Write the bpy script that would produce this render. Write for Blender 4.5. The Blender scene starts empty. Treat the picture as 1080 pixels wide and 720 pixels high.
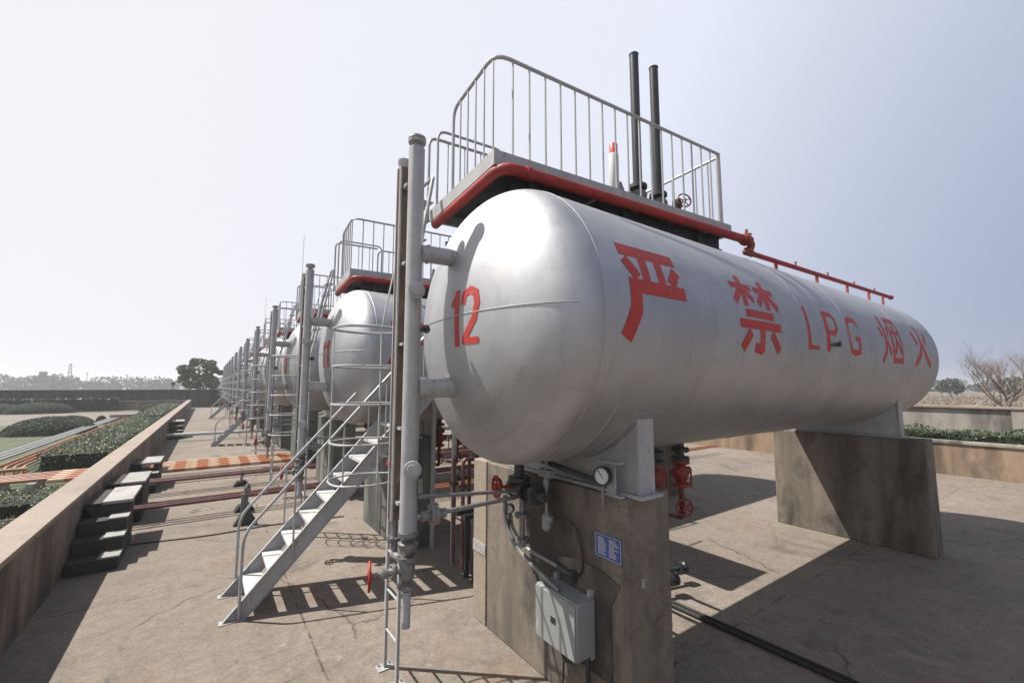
import bpy, math, random
import numpy as np
from mathutils import Vector, Matrix
R = math.radians
rnd = random.Random(7)
scene = bpy.context.scene
COL = scene.collection

# ------------------------------------------------------------ camera, sky, sun
cam_d = bpy.data.cameras.new("camera"); cam = bpy.data.objects.new("camera", cam_d); COL.objects.link(cam)
cam.location = (0, 0, 2.85)
cam.rotation_euler = (R(90 + 5.885), 0, R(-35.13))
cam_d.sensor_width = 36; cam_d.lens = 453.2 / 1080 * 36
cam_d.clip_start = 0.05; cam_d.clip_end = 6000
scene.camera = cam
SUN = Vector((-.486, .43, 1)).normalized()
elev = math.asin(SUN.z)
world = bpy.data.worlds.new("World"); scene.world = world; world.use_nodes = True
wn = world.node_tree.nodes; wl = world.node_tree.links
sky = wn.new('ShaderNodeTexSky'); sky.sky_type = 'NISHITA'; sky.sun_disc = False
sky.sun_elevation = elev; sky.sun_rotation = math.atan2(SUN.x, SUN.y)
sky.air_density = 1.0; sky.dust_density = 1.5; sky.ozone_density = 1.0; sky.altitude = 0
# pale hazy spring sky: the Nishita sky veiled by high thin haze, brighter on the sun's side
wtc = wn.new('ShaderNodeTexCoord'); wdot = wn.new('ShaderNodeVectorMath'); wdot.operation = 'DOT_PRODUCT'
wdot.inputs[1].default_value = (SUN.x*1.0, SUN.y*1.0, SUN.z*.25)
wl.new(wtc.outputs['Generated'], wdot.inputs[0])
wr = wn.new('ShaderNodeValToRGB'); wl.new(wdot.outputs['Value'], wr.inputs[0])
wma = wn.new('ShaderNodeMath'); wma.operation = 'MULTIPLY_ADD'; wma.inputs[1].default_value = .5; wma.inputs[2].default_value = .5
wl.new(wdot.outputs['Value'], wma.inputs[0]); wl.new(wma.outputs[0], wr.inputs[0])
e = wr.color_ramp.elements; e.new(.5); e.new(.6)
for el, (p_, c_) in zip(e, ((.25, (.035, .05, .10)), (.30, (.18, .215, .315)), (.5, (.50, .525, .60)), (.72, (.54, .54, .565)))): el.position = p_; el.color = (*c_, 1)
wsc = wn.new('ShaderNodeVectorMath'); wsc.operation = 'SCALE'; wsc.inputs['Scale'].default_value = 1/.05
wl.new(wr.outputs[0], wsc.inputs[0])
wmx = wn.new('ShaderNodeMix'); wmx.data_type = 'RGBA'; wmx.inputs[0].default_value = .80
wl.new(sky.outputs[0], wmx.inputs[6]); wl.new(wsc.outputs[0], wmx.inputs[7])
wsp = wn.new('ShaderNodeSeparateXYZ'); wl.new(wtc.outputs['Generated'], wsp.inputs[0])
wz = wn.new('ShaderNodeMapRange'); wz.inputs[1].default_value = .72; wz.inputs[2].default_value = .90; wz.inputs[3].default_value = .94; wz.inputs[4].default_value = .0
wz.interpolation_type = 'SMOOTHSTEP'
wl.new(wsp.outputs[2], wz.inputs[0]); wl.new(wz.outputs[0], wmx.inputs[0])   # the veil thins towards the zenith
wl.new(wmx.outputs[2], wn['Background'].inputs[0]); wn['Background'].inputs[1].default_value = 0.05
sl = bpy.data.lights.new("sun", 'SUN'); sl.energy = 5.0; sl.angle = R(0.55); sl.color = (1, .95, .87)
so = bpy.data.objects.new("sun", sl); COL.objects.link(so)
so.rotation_euler = SUN.to_track_quat('Z', 'Y').to_euler()
scene.view_settings.view_transform = 'Standard'; scene.view_settings.look = 'None'
scene.view_settings.exposure = 0.75; scene.view_settings.gamma = 1; scene.view_settings.use_curve_mapping = False

# ------------------------------------------------------------ tags
def tag(o, label=None, cat=None, group=None, kind=None):
    if label: o['label'] = label
    if cat: o['category'] = cat
    if group: o['group'] = group
    if kind: o['kind'] = kind
    return o
def empty(name, loc=(0, 0, 0), rz=0):
    o = bpy.data.objects.new(name, None); COL.objects.link(o); o.location = loc; o.rotation_euler = (0, 0, rz)
    o.empty_display_size = .2
    return o
def kids(o): return [c for c in bpy.data.objects if c.parent == o]
def copy_tree(o, parent=None):
    c = o.copy(); COL.objects.link(c); c.parent = parent
    for ch in kids(o): copy_tree(ch, c)
    return c

# ------------------------------------------------------------ mesh builder
class MB:
    def __init__(s): s.v = []; s.f = []; s.sm = []
    def add(s, vs, fs, smooth=False):
        o = len(s.v); s.v += [tuple(p) for p in vs]; s.f += [tuple(i + o for i in f) for f in fs]; s.sm += [smooth] * len(fs)
        return s
    def box(s, x0, x1, y0, y1, z0, z1):
        return s.add([(x0,y0,z0),(x1,y0,z0),(x1,y1,z0),(x0,y1,z0),(x0,y0,z1),(x1,y0,z1),(x1,y1,z1),(x0,y1,z1)],
                     [(3,2,1,0),(4,5,6,7),(0,1,5,4),(1,2,6,5),(2,3,7,6),(3,0,4,7)])
    def bar(s, a, b, w, h, up=(0,0,1)):            # box section beam between two points
        a = Vector(a); b = Vector(b); d = (b-a).normalized(); up = Vector(up)
        sx = d.cross(up)
        if sx.length < 1e-4: sx = d.cross(Vector((1,0,0)))
        sx.normalize(); sy = sx.cross(d).normalized()
        P = []
        for p in (a, b):
            for i, j in ((-1,-1),(1,-1),(1,1),(-1,1)): P.append(p + sx*(i*w/2) + sy*(j*h/2))
        return s.add(P, [(0,3,2,1)[::-1],(4,5,6,7)[::-1],(0,1,5,4)[::-1],(1,2,6,5)[::-1],(2,3,7,6)[::-1],(3,0,4,7)[::-1]])
    def tube(s, pts, r, n=8, cap=True, bend=0, closed=False):
        pts = [Vector(p) for p in pts]
        if bend:
            q = [pts[0]]
            for i in range(1, len(pts)-1):
                a, b, c = pts[i-1], pts[i], pts[i+1]
                k = min(bend, (a-b).length*.49, (c-b).length*.49)
                p0 = b + (a-b).normalized()*k; p1 = b + (c-b).normalized()*k
                for t in (0, .25, .5, .75, 1): q.append(p0*(1-t)**2 + b*2*t*(1-t) + p1*t*t)
            q.append(pts[-1]); pts = q
        m = len(pts); rings = []; ref = None
        for i, p in enumerate(pts):
            if closed: d = (pts[(i+1) % m] - pts[i-1]).normalized()
            else: d = (pts[min(i+1, m-1)] - pts[max(i-1, 0)]).normalized()
            if ref is None: ref = Vector((0,0,1)) if abs(d.z) < .9 else Vector((1,0,0))
            x = (ref - d*ref.dot(d)).normalized(); ref = x; y = d.cross(x)
            rr = r[i] if isinstance(r, (list, tuple)) else r
            rings.append([p + (x*math.cos(2*math.pi*k/n) + y*math.sin(2*math.pi*k/n))*rr for k in range(n)])
        vs = [v for ring in rings for v in ring]; fs = []
        for i in range(m if closed else m-1):
            j = (i+1) % m
            for k in range(n): fs.append((i*n+k, i*n+(k+1) % n, j*n+(k+1) % n, j*n+k))
        s.add(vs, fs, True)
        if cap and not closed:
            s.add(rings[0], [tuple(range(n))[::-1]]); s.add(rings[-1], [tuple(range(n))])
        return s
    def cyl(s, a, b, r, n=16): return s.tube([a, b], r, n)
    def lathe(s, o, ax, prof, n=20):                # prof: list of (distance along ax, radius)
        o = Vector(o); ax = Vector(ax).normalized()
        ref = Vector((0,0,1)) if abs(ax.z) < .9 else Vector((1,0,0))
        x = (ref - ax*ref.dot(ax)).normalized(); y = ax.cross(x)
        vs = []; fs = []
        for t, r in prof:
            for k in range(n): vs.append(o + ax*t + (x*math.cos(2*math.pi*k/n) + y*math.sin(2*math.pi*k/n))*max(r, 1e-4))
        for i in range(len(prof)-1):
            for k in range(n): fs.append((i*n+k, i*n+(k+1) % n, (i+1)*n+(k+1) % n, (i+1)*n+k))
        fs.append(tuple(range(n))[::-1]); fs.append(tuple((len(prof)-1)*n+k for k in range(n)))
        return s.add(vs, fs, True)
    def ring(s, c, ax, rad, r, n=20, k=6):
        c = Vector(c); ax = Vector(ax).normalized()
        ref = Vector((0,0,1)) if abs(ax.z) < .9 else Vector((1,0,0))
        x = (ref - ax*ref.dot(ax)).normalized(); y = ax.cross(x)
        return s.tube([c + (x*math.cos(2*math.pi*i/n) + y*math.sin(2*math.pi*i/n))*rad for i in range(n)], r, k, closed=True)
    def flange(s, c, ax, rad, t=.02, bolts=6, n=18):
        c = Vector(c); ax = Vector(ax).normalized()
        s.tube([c - ax*t, c - ax*.001], rad, n); s.tube([c + ax*.001, c + ax*t], rad, n)
        ref = Vector((0,0,1)) if abs(ax.z) < .9 else Vector((1,0,0))
        x = (ref - ax*ref.dot(ax)).normalized(); y = ax.cross(x)
        for i in range(bolts):
            p = c + (x*math.cos(6.2832*i/bolts) + y*math.sin(6.2832*i/bolts))*rad*.8
            s.tube([p - ax*(t+.012), p + ax*(t+.012)], rad*.11, 6)
        return s
    def prism(s, poly, y0, y1, plane='xz'):          # polygon extruded along the missing axis
        n = len(poly)
        def P(a, b, c): return (a, c, b) if plane == 'xz' else ((c, a, b) if plane == 'yz' else (a, b, c))
        vs = [P(a, b, y0) for a, b in poly] + [P(a, b, y1) for a, b in poly]
        fs = [tuple(range(n)), tuple(range(2*n-1, n-1, -1))] + [(i, (i+1) % n + 0, (i+1) % n + n, i+n)[::-1] for i in range(n)]
        return s.add(vs, fs)
    def mesh(s, name):
        me = bpy.data.meshes.new(name); me.from_pydata(s.v, [], s.f)
        me.polygons.foreach_set('use_smooth', s.sm); me.update()
        try: me.set_sharp_from_angle(angle=R(38))
        except Exception: pass
        return me
    def build(s, name, mat, parent=None, bevel=0, loc=None, rot=None):
        me = s.mesh(name); me.materials.append(mat)
        o = bpy.data.objects.new(name, me); COL.objects.link(o)
        if parent: o.parent = parent
        if loc: o.location = loc
        if rot: o.rotation_euler = rot
        if bevel:
            import bmesh
            bm = bmesh.new(); bm.from_mesh(me); bmesh.ops.remove_doubles(bm, verts=bm.verts, dist=1e-5)
            bmesh.ops.recalc_face_normals(bm, faces=bm.faces); bm.to_mesh(me); bm.free()
            b = o.modifiers.new('bevel', 'BEVEL'); b.width = bevel; b.segments = 2; b.limit_method = 'ANGLE'
        return o

# ------------------------------------------------------------ materials
MATS = {}
def nodes(name):
    m = bpy.data.materials.new(name); m.use_nodes = True; nt = m.node_tree
    MATS[name] = m
    return m, nt, nt.nodes['Principled BSDF']
def N(nt, t, **k):
    n = nt.nodes.new(t)
    for a, b in k.items():
        if a.startswith('i_'): n.inputs[a[2:].replace('_', ' ')].default_value = b
        else: setattr(n, a, b)
    return n
def coords(nt, scale=(1,1,1), kind='Object'):
    tc = N(nt, 'ShaderNodeTexCoord'); mp = N(nt, 'ShaderNodeMapping'); mp.inputs['Scale'].default_value = scale
    if kind == 'Object':
        oi = N(nt, 'ShaderNodeObjectInfo'); ad = N(nt, 'ShaderNodeVectorMath', operation='ADD'); mu = N(nt, 'ShaderNodeMath', operation='MULTIPLY')
        mu.inputs[1].default_value = 60; nt.links.new(oi.outputs['Random'], mu.inputs[0])
        nt.links.new(tc.outputs[kind], ad.inputs[0]); nt.links.new(mu.outputs[0], ad.inputs[1]); nt.links.new(ad.outputs[0], mp.inputs[0])
    else: nt.links.new(tc.outputs[kind], mp.inputs[0])
    return mp.outputs[0]
def noise(nt, vec, scale, detail=5, rough=.6, dist=0):
    n = N(nt, 'ShaderNodeTexNoise'); n.inputs['Scale'].default_value = scale; n.inputs['Detail'].default_value = detail
    n.inputs['Roughness'].default_value = rough; n.inputs['Distortion'].default_value = dist
    nt.links.new(vec, n.inputs['Vector']); return n.outputs['Fac']
def ramp(nt, fac, stops):
    r = N(nt, 'ShaderNodeValToRGB'); e = r.color_ramp.elements
    while len(e) < len(stops): e.new(.5)
    for el, (p, c) in zip(e, stops):
        el.position = p; el.color = (*c, 1) if len(c) == 3 else c
    nt.links.new(fac, r.inputs[0]); return r.outputs[0]
def mix(nt, fac, a, b, mode='MIX'):
    m = N(nt, 'ShaderNodeMix', data_type='RGBA', blend_type=mode)
    for i, v in ((0, fac), (6, a), (7, b)):
        if hasattr(v, 'links') or hasattr(v, 'is_linked'): nt.links.new(v, m.inputs[i])
        elif isinstance(v, (int, float)): m.inputs[i].default_value = v
        else: m.inputs[i].default_value = (*v, 1)
    return m.outputs[2]
def bump(nt, bs, h, strength=.3, dist=.02):
    b = N(nt, 'ShaderNodeBump'); b.inputs['Strength'].default_value = strength; b.inputs['Distance'].default_value = dist
    nt.links.new(h, b.inputs['Height']); nt.links.new(b.outputs[0], bs.inputs['Normal'])
def g3(v): return (v, v, v)

def simple(name, col, rough=.5, metal=0, var=.12, scale=6, dirt=None, bumps=0):
    m, nt, bs = nodes(name)
    v = coords(nt)
    f = noise(nt, v, scale, 6, .65)
    a = tuple(c*(1-var) for c in col); b = tuple(min(1, c*(1+var)) for c in col)
    c = ramp(nt, f, [(.3, a), (.7, b)])
    if dirt:
        f2 = noise(nt, coords(nt, (9, 9, 2.2)), 2.3, 7, .7)
        mk = ramp(nt, f2, [(.56, g3(0)), (.74, g3(1))])
        c = mix(nt, mk, c, dirt)
    nt.links.new(c, bs.inputs['Base Color'])
    bs.inputs['Roughness'].default_value = rough; bs.inputs['Metallic'].default_value = metal
    if bumps: bump(nt, bs, noise(nt, v, 60, 4), bumps, .004)
    return m
M = {}
M['grey'] = simple('grey_painted_steel', (.33, .333, .34), .5, .15, .14, 5, (.19, .15, .12), .2)
M['rail'] = simple('pale_grey_railing', (.36, .365, .37), .4, .25, .1, 9, (.28, .22, .17))
M['tread'] = simple('pale_tread_plate', (.46, .46, .46), .5, .1, .1, 7, (.35, .31, .27), .4)
M['red'] = simple('red_paint', (.26, .014, .011), .58, 0, .3, 7, (.15, .03, .02), .3)
M['redfade'] = simple('weathered_red_paint', (.22, .03, .018), .55, 0, .3, 14, (.15, .05, .03))
def letter_mat():
    m, nt, bs = nodes('worn_red_lettering'); v = coords(nt)
    c = ramp(nt, noise(nt, v, 4, 6, .7), [(.3, (.31, .018, .014)), (.7, (.43, .034, .024))])
    wr_ = mix(nt, .5, noise(nt, v, 26, 8, .8), noise(nt, coords(nt, (9, 1, 1)), 3, 7, .7))
    c = mix(nt, ramp(nt, wr_, [(.57, g3(0)), (.62, g3(.75))]), c, (.36, .27, .26))
    nt.links.new(c, bs.inputs['Base Color']); bs.inputs['Roughness'].default_value = .55
    bump(nt, bs, noise(nt, v, 30, 5), .2, .004); return m
M['letter'] = letter_mat()
M['black'] = simple('black_pipe_paint', (.018, .02, .024), .4, 0, .3, 8)
M['dark'] = simple('dark_valve_steel', (.055, .058, .06), .5, .3, .3, 20, (.12, .07, .04))
M['valve'] = simple('grey_valve_steel', (.19, .19, .19), .42, .5, .25, 20, (.1, .08, .06))
M['maroon'] = simple('maroon_pipe_paint', (.10, .035, .035), .42, 0, .3, 4, (.22, .19, .17))
def stripe_mat():
    m, nt, bs = nodes('banded_orange_pipe'); v = N(nt, 'ShaderNodeTexCoord').outputs['Object']
    w = N(nt, 'ShaderNodeTexWave', wave_type='BANDS', bands_direction='X'); w.inputs['Scale'].default_value = .55; w.inputs['Distortion'].default_value = 1.2; w.inputs['Detail Scale'].default_value = 2
    nt.links.new(v, w.inputs['Vector'])
    c = ramp(nt, w.outputs['Fac'], [(.40, (.36, .125, .045)), (.62, (.50, .34, .23))])  # orange alternating with paler bands along the pipe
    c = mix(nt, ramp(nt, noise(nt, v, 8, 6, .7), [(.5, g3(0)), (.75, g3(.5))]), c, (.2, .10, .06))
    nt.links.new(c, bs.inputs['Base Color']); bs.inputs['Roughness'].default_value = .5; return m
M['stripe'] = stripe_mat()
M['orange'] = simple('orange_pipe_paint', (.30, .12, .055), .5, 0, .3, 3, (.34, .22, .15))
M['brown'] = simple('brown_level_strip', (.13, .09, .065), .5, 0, .3, 8, (.3, .27, .23))
M['boxgrey'] = simple('instrument_box_grey', (.22, .23, .23), .45, .1, .06, 5, (.35, .34, .32))
M['white'] = simple('white_enamel', (.55, .55, .54), .4, 0, .05, 5)
M['blue'] = simple('blue_sign_enamel', (.045, .075, .24), .4, 0, .1, 5)
M['cap'] = simple('red_cap', (.6, .03, .02), .4, 0, .1, 5)
M['rubber'] = simple('black_rubber', (.02, .02, .02), .7, 0, .2, 9)
M['bark'] = simple('bark', (.10, .08, .065), .9, 0, .3, 12)
M['palebark'] = simple('pale_bark', (.20, .165, .14), .9, 0, .3, 12)
M['path'] = simple('garden_path', (.15, .125, .105), .9, 0, .15, .6)
M['pylon'] = simple('pylon_steel', (.2, .2, .2), .6)
M['plaster'] = simple('far_building_wall', (.08, .076, .072), .9, 0, .15, .3)
M['window'] = simple('far_window_glass', (.03, .035, .04), .2)

def tank_mat():
    m, nt, bs = nodes('silver_tank_paint')
    v = coords(nt)
    f = noise(nt, coords(nt, (.6, 1, 1)), 1.7, 7, .65)
    c = ramp(nt, f, [(.3, (.355, .36, .38)), (.7, (.455, .46, .48))])
    # rain streaks running down the sides
    st = noise(nt, coords(nt, (7, .5, .35)), 1.8, 7, .62)
    c = mix(nt, ramp(nt, st, [(.52, g3(0)), (.80, g3(.55))]), c, (.27, .26, .25))
    st2 = noise(nt, coords(nt, (11, .4, .3)), 1.3, 6, .6)
    c = mix(nt, ramp(nt, st2, [(.60, g3(0)), (.80, g3(.45))]), c, (.5, .5, .51))
    # scuffs, touched-up patches and grime
    f3 = noise(nt, v, 4, 9, .75, .8)
    c = mix(nt, ramp(nt, f3, [(.585, g3(0)), (.70, g3(.45))]), c, (.21, .19, .17))
    f4 = noise(nt, coords(nt, (1, 1, 1.6)), 1.1, 3, .4, .3)
    c = mix(nt, ramp(nt, f4, [(.60, g3(0)), (.615, g3(.35))]), c, (.48, .48, .49))
    sp = noise(nt, v, 34, 5, .8)
    c = mix(nt, ramp(nt, sp, [(.68, g3(0)), (.74, g3(.5))]), c, (.13, .09, .06))
    nt.links.new(c, bs.inputs['Base Color'])
    bs.inputs['Metallic'].default_value = .85
    r = ramp(nt, noise(nt, v, 3, 6, .7), [(.3, g3(.48)), (.7, g3(.64))])
    nt.links.new(r, bs.inputs['Roughness'])
    h = mix(nt, .12, noise(nt, v, 1.6, 3, .5), noise(nt, v, 40, 4, .6))
    bump(nt, bs, h, .2, .03)
    return m
M['tank'] = tank_mat()

def concrete(name, a, b, stain, joints=None, streak=False, scale=1, rust=None, bumps=.5, crack=True):
    m, nt, bs = nodes(name)
    v = coords(nt)
    big = noise(nt, v, .35*scale, 6, .62, .4)
    c = ramp(nt, big, [(.3, a), (.7, b)])
    fine = noise(nt, v, 28*scale, 8, .75)
    c = mix(nt, .75, c, ramp(nt, fine, [(.25, g3(.62)), (.75, g3(1.3))]), 'MULTIPLY')
    mid = noise(nt, v, 2.2*scale, 8, .7, .5)
    c = mix(nt, ramp(nt, mid, [(.5, g3(0)), (.72, g3(.75))]), c, stain)
    h = fine
    if rust:
        rn = noise(nt, coords(nt, (1.1, 1, 1)), .9*scale, 7, .66, 1.0)
        c = mix(nt, ramp(nt, rn, [(.56, g3(0)), (.76, g3(.6))]), c, rust)
    if streak:
        s = noise(nt, coords(nt, (1.6, 1.6, .16)), 1.5, 5, .55)
        c = mix(nt, ramp(nt, s, [(.45, g3(0)), (.68, g3(.7))]), c, tuple(x*.6 for x in stain))
        s2 = noise(nt, coords(nt, (3, 3, .3)), 1.6, 6, .6)
        c = mix(nt, ramp(nt, s2, [(.6, g3(0)), (.8, g3(.3))]), c, tuple(min(1, x*1.4) for x in a))
    if crack:
        vo = N(nt, 'ShaderNodeTexVoronoi', feature='DISTANCE_TO_EDGE'); vo.inputs['Scale'].default_value = .33*scale
        wv = N(nt, 'ShaderNodeVectorMath', operation='ADD')
        nn = N(nt, 'ShaderNodeTexNoise'); nn.inputs['Scale'].default_value = 2.2; nn.inputs['Detail'].default_value = 6
        nt.links.new(v, nn.inputs['Vector']); nt.links.new(v, wv.inputs[0])
        sc = N(nt, 'ShaderNodeVectorMath', operation='SCALE'); sc.inputs['Scale'].default_value = .55
        nt.links.new(nn.outputs['Color'], sc.inputs[0]); nt.links.new(sc.outputs[0], wv.inputs[1])
        nt.links.new(wv.outputs[0], vo.inputs['Vector'])
        ck = ramp(nt, vo.outputs['Distance'], [(.0, g3(1)), (.009, g3(0))])
        gate = ramp(nt, noise(nt, v, .5, 3), [(.48, g3(0)), (.56, g3(.8))])
        ck = mix(nt, 1.0, ck, gate, 'MULTIPLY')
        c = mix(nt, ck, c, tuple(x*.35 for x in stain))
    if joints:
        br = N(nt, 'ShaderNodeTexBrick'); br.offset = 0
        br.inputs['Scale'].default_value = 1; br.inputs['Mortar Size'].default_value = .014; br.inputs['Mortar Smooth'].default_value = .3
        br.inputs['Brick Width'].default_value = joints[0]; br.inputs['Row Height'].default_value = joints[1]
        wob = N(nt, 'ShaderNodeVectorMath', operation='ADD'); nn = N(nt, 'ShaderNodeTexNoise'); nn.inputs['Scale'].default_value = 8
        nt.links.new(v, nn.inputs['Vector']); sc = N(nt, 'ShaderNodeVectorMath', operation='SCALE'); sc.inputs['Scale'].default_value = .03
        nt.links.new(nn.outputs['Color'], sc.inputs[0]); nt.links.new(v, wob.inputs[0]); nt.links.new(sc.outputs[0], wob.inputs[1])
        nt.links.new(wob.outputs[0], br.inputs['Vector'])
        gate = ramp(nt, noise(nt, v, 4, 4), [(.46, g3(.08)), (.58, g3(.8))])
        jm = mix(nt, 1.0, br.outputs['Fac'], gate, 'MULTIPLY')
        c = mix(nt, jm, c, tuple(x*.3 for x in stain))
    if streak:   # air holes and the faint lines left by the formwork
        vo2 = N(nt, 'ShaderNodeTexVoronoi'); vo2.inputs['Scale'].default_value = 14; nt.links.new(v, vo2.inputs['Vector'])
        c = mix(nt, ramp(nt, vo2.outputs['Distance'], [(.05, g3(.75)), (.09, g3(0))]), c, tuple(x*.4 for x in stain))
        bl = noise(nt, coords(nt, (1.1, 1.1, .35)), .9, 6, .6, .3)
        c = mix(nt, ramp(nt, bl, [(.50, g3(0)), (.62, g3(.8))]), c, tuple(x*.45 for x in stain))
    nt.links.new(c, bs.inputs['Base Color'])
    bs.inputs['Roughness'].default_value = .88
    bump(nt, bs, h, bumps, .006)
    return m
def yard_mat():
    m = concrete('concrete_yard', (.140, .115, .094), (.200, .168, .140), (.105, .086, .072), joints=(4.1, 5.0), rust=(.20, .118, .078), bumps=.8)
    nt = m.node_tree; bs = nt.nodes['Principled BSDF']; l = bs.inputs['Base Color'].links[0]; c = l.from_socket
    v = coords(nt)
    c = mix(nt, .85, c, ramp(nt, noise(nt, v, 90, 4, .8), [(.3, g3(.62)), (.5, g3(1)), (.72, g3(1.45))]), 'MULTIPLY')      # grit
    c = mix(nt, .8, c, ramp(nt, noise(nt, v, 9, 8, .75, .4), [(.3, g3(.72)), (.7, g3(1.28))]), 'MULTIPLY')
    c = mix(nt, ramp(nt, noise(nt, coords(nt, (1, 1, 1)), 1.3, 10, .78, 1.5), [(.60, g3(0)), (.66, g3(.6))]), c, (.27, .235, .20))   # pale scrapes
    c = mix(nt, ramp(nt, noise(nt, v, .8, 6, .6, .8), [(.60, g3(0)), (.68, g3(.6))]), c, (.065, .055, .048))        # damp, oily stains
    sp = N(nt, 'ShaderNodeTexVoronoi'); sp.inputs['Scale'].default_value = 2.6; nt.links.new(v, sp.inputs['Vector'])
    c = mix(nt, ramp(nt, sp.outputs['Distance'], [(.018, g3(.8)), (.045, g3(0))]), c, (.05, .04, .035))     # spots
    nt.links.new(c, bs.inputs['Base Color']); return m
M['slab'] = yard_mat()
M['wall'] = concrete('wall_concrete', (.17, .13, .108), (.22, .17, .14), (.11, .088, .075), streak=True, rust=(.30, .18, .12), crack=False)
M['coping'] = concrete('coping_concrete', (.22, .178, .15), (.28, .23, .19), (.155, .125, .105), crack=False, rust=(.21, .14, .10))
M['pier'] = concrete('pier_concrete', (.135, .115, .093), (.215, .178, .142), (.05, .047, .043), streak=True, scale=1.3, crack=False)
M['pierdark'] = concrete('moss_stained_pier_concrete', (.10, .105, .095), (.17, .165, .145), (.06, .065, .06), streak=True, scale=1.3, crack=False)
M['pale_pier'] = concrete('sandy_pillar_concrete', (.24, .20, .16), (.30, .25, .2), (.17, .14, .11), crack=False, streak=False)
M['retain'] = concrete('ochre_retaining_wall', (.24, .165, .11), (.30, .215, .15), (.17, .125, .09), streak=True, crack=False)
M['oldwall'] = concrete('weathered_outer_wall', (.22, .20, .18), (.29, .27, .24), (.13, .12, .105), streak=True, crack=False)
M['farwall'] = concrete('dark_far_wall', (.045, .042, .04), (.07, .065, .06), (.03, .03, .03), streak=True, crack=False)
M['step'] = concrete('dark_step_concrete', (.022, .021, .020), (.045, .042, .04), (.02, .02, .02), crack=False)
M['whiteslab'] = concrete('pale_cap_slab', (.25, .245, .235), (.34, .33, .32), (.14, .135, .13), crack=False)
M['lawn'] = simple('lawn', (.062, .078, .04), .95, 0, .4, 1.2, (.10, .09, .055), .5)
M['soil'] = simple('dry_field', (.13, .105, .075), .95, 0, .3, .05, (.13, .13, .07))

def leaf(name, a, b, tr=.25):
    m, nt, bs = nodes(name)
    oi = N(nt, 'ShaderNodeNewGeometry')
    c = ramp(nt, oi.outputs['Random Per Island'], [(0, a), (1, b)])
    nt.links.new(c, bs.inputs['Base Color']); bs.inputs['Roughness'].default_value = .6
    return m
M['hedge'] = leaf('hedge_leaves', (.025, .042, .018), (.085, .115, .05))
M['hedgetop'] = leaf('pale_hedgetop_leaves', (.09, .115, .06), (.23, .25, .155))  # paler leaf mix for hedge tops than for the sides
M['mound'] = leaf('mound_leaves', (.05, .07, .04), (.11, .13, .075))
M['tree'] = leaf('tree_leaves', (.06, .075, .035), (.16, .17, .085))
M['fartree'] = leaf('distant_tree_leaves', (.03, .033, .022), (.06, .062, .042))
M['evergreen'] = leaf('evergreen_leaves', (.018, .03, .014), (.05, .065, .03))
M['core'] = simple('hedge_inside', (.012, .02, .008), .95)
M['twig'] = simple('twig_bark', (.15, .12, .105), .9)
M['drygrass'] = leaf('dry_reeds', (.10, .075, .05), (.20, .155, .105))

# ------------------------------------------------------------ ground
def sheet(name, x0, x1, y0, y1, z, mat, nx=1, ny=1):
    mb = MB()
    mb.add([(x0,y0,z),(x1,y0,z),(x1,y1,z),(x0,y1,z)], [(0,1,2,3)])
    o = mb.build(name, mat); tag(o, kind='structure'); return o
sheet('ground', -1500, 1500, -1500, 1500, -.012, M['soil'])
sheet('yard_pavement', -1.8, 19.8, -14, 70, 0, M['slab'])
sheet('lawn', -60, -2.04, 6, 71.6, -.004, M['lawn'])
sheet('garden_path', -60, -5.2, 46.5, 63.5, 0.004, M['path'])

# ------------------------------------------------------------ walls
XW = -1.62
w = empty('parapet_wall', (XW, 0, 0)); tag(w, 'low brown concrete wall running along the left edge of the yard', 'wall')
b = MB(); b.box(-.37, 0, -10, 68.3, 0, 1.0); b.build('wall_body', M['wall'], w)
b = MB(); b.box(-.40, .015, -10, 68.3, 1.0, 1.07); b.build('coping', M['coping'], w, .008)
w = empty('return_wall', (-2.02, 68.3, 0)); tag(w, 'short low wall turning left at the far end of the long parapet', 'wall')
b = MB(); b.box(-8, .4, .004, .4, 0, 1.0); b.build('wall_body', M['wall'], w)
b = MB(); b.box(-8, .4, -.02, .43, 1.0, 1.07); b.build('coping', M['coping'], w)
w = empty('boundary_wall', (-90, 72, 0)); tag(w, 'long dark boundary wall behind the garden and the far end of the tanks', 'wall')
b = MB(); b.box(0, 140, 0, .35, 0, 2.25)
for k in range(36): b.box(k*4, k*4+.4, -.12, -.002, 0, 2.2)
b.build('wall_body', M['farwall'], w)
b = MB(); b.box(0, 140, -.14, .45, 2.25, 2.36); b.build('coping', M['step'], w)
w = empty('retaining_wall', (19.7, 0, 0)); tag(w, 'low ochre retaining wall with a pale ledge at the right edge of the yard', 'wall')
b = MB(); b.box(0, .25, -14, 70, 0, 1.0); b.build('wall_body', M['retain'], w)
b = MB(); b.box(-.05, .28, -14, 70, 1.0, 1.09); b.build('coping', M['oldwall'], w, .008)
sheet('planting_strip', 19.98, 22.2, -14, 70, .95, M['soil'])
w = empty('outer_wall', (22.2, 0, 0)); tag(w, 'weathered grey outer wall with coping behind the planted hedge on the right', 'wall')
b = MB(); b.box(0, .24, -14, 70, .5, 2.05)
b.build('wall_body', M['oldwall'], w)
b = MB()
for k in range(21): b.box(-.06, -.002, -14+k*4, -13.7+k*4, .95, 2.04)
b.build('buttress', M['oldwall'], w)
b = MB(); b.box(-.10, .30, -14, 70, 2.05, 2.13); b.build('coping', M['coping'], w, .01)

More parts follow.
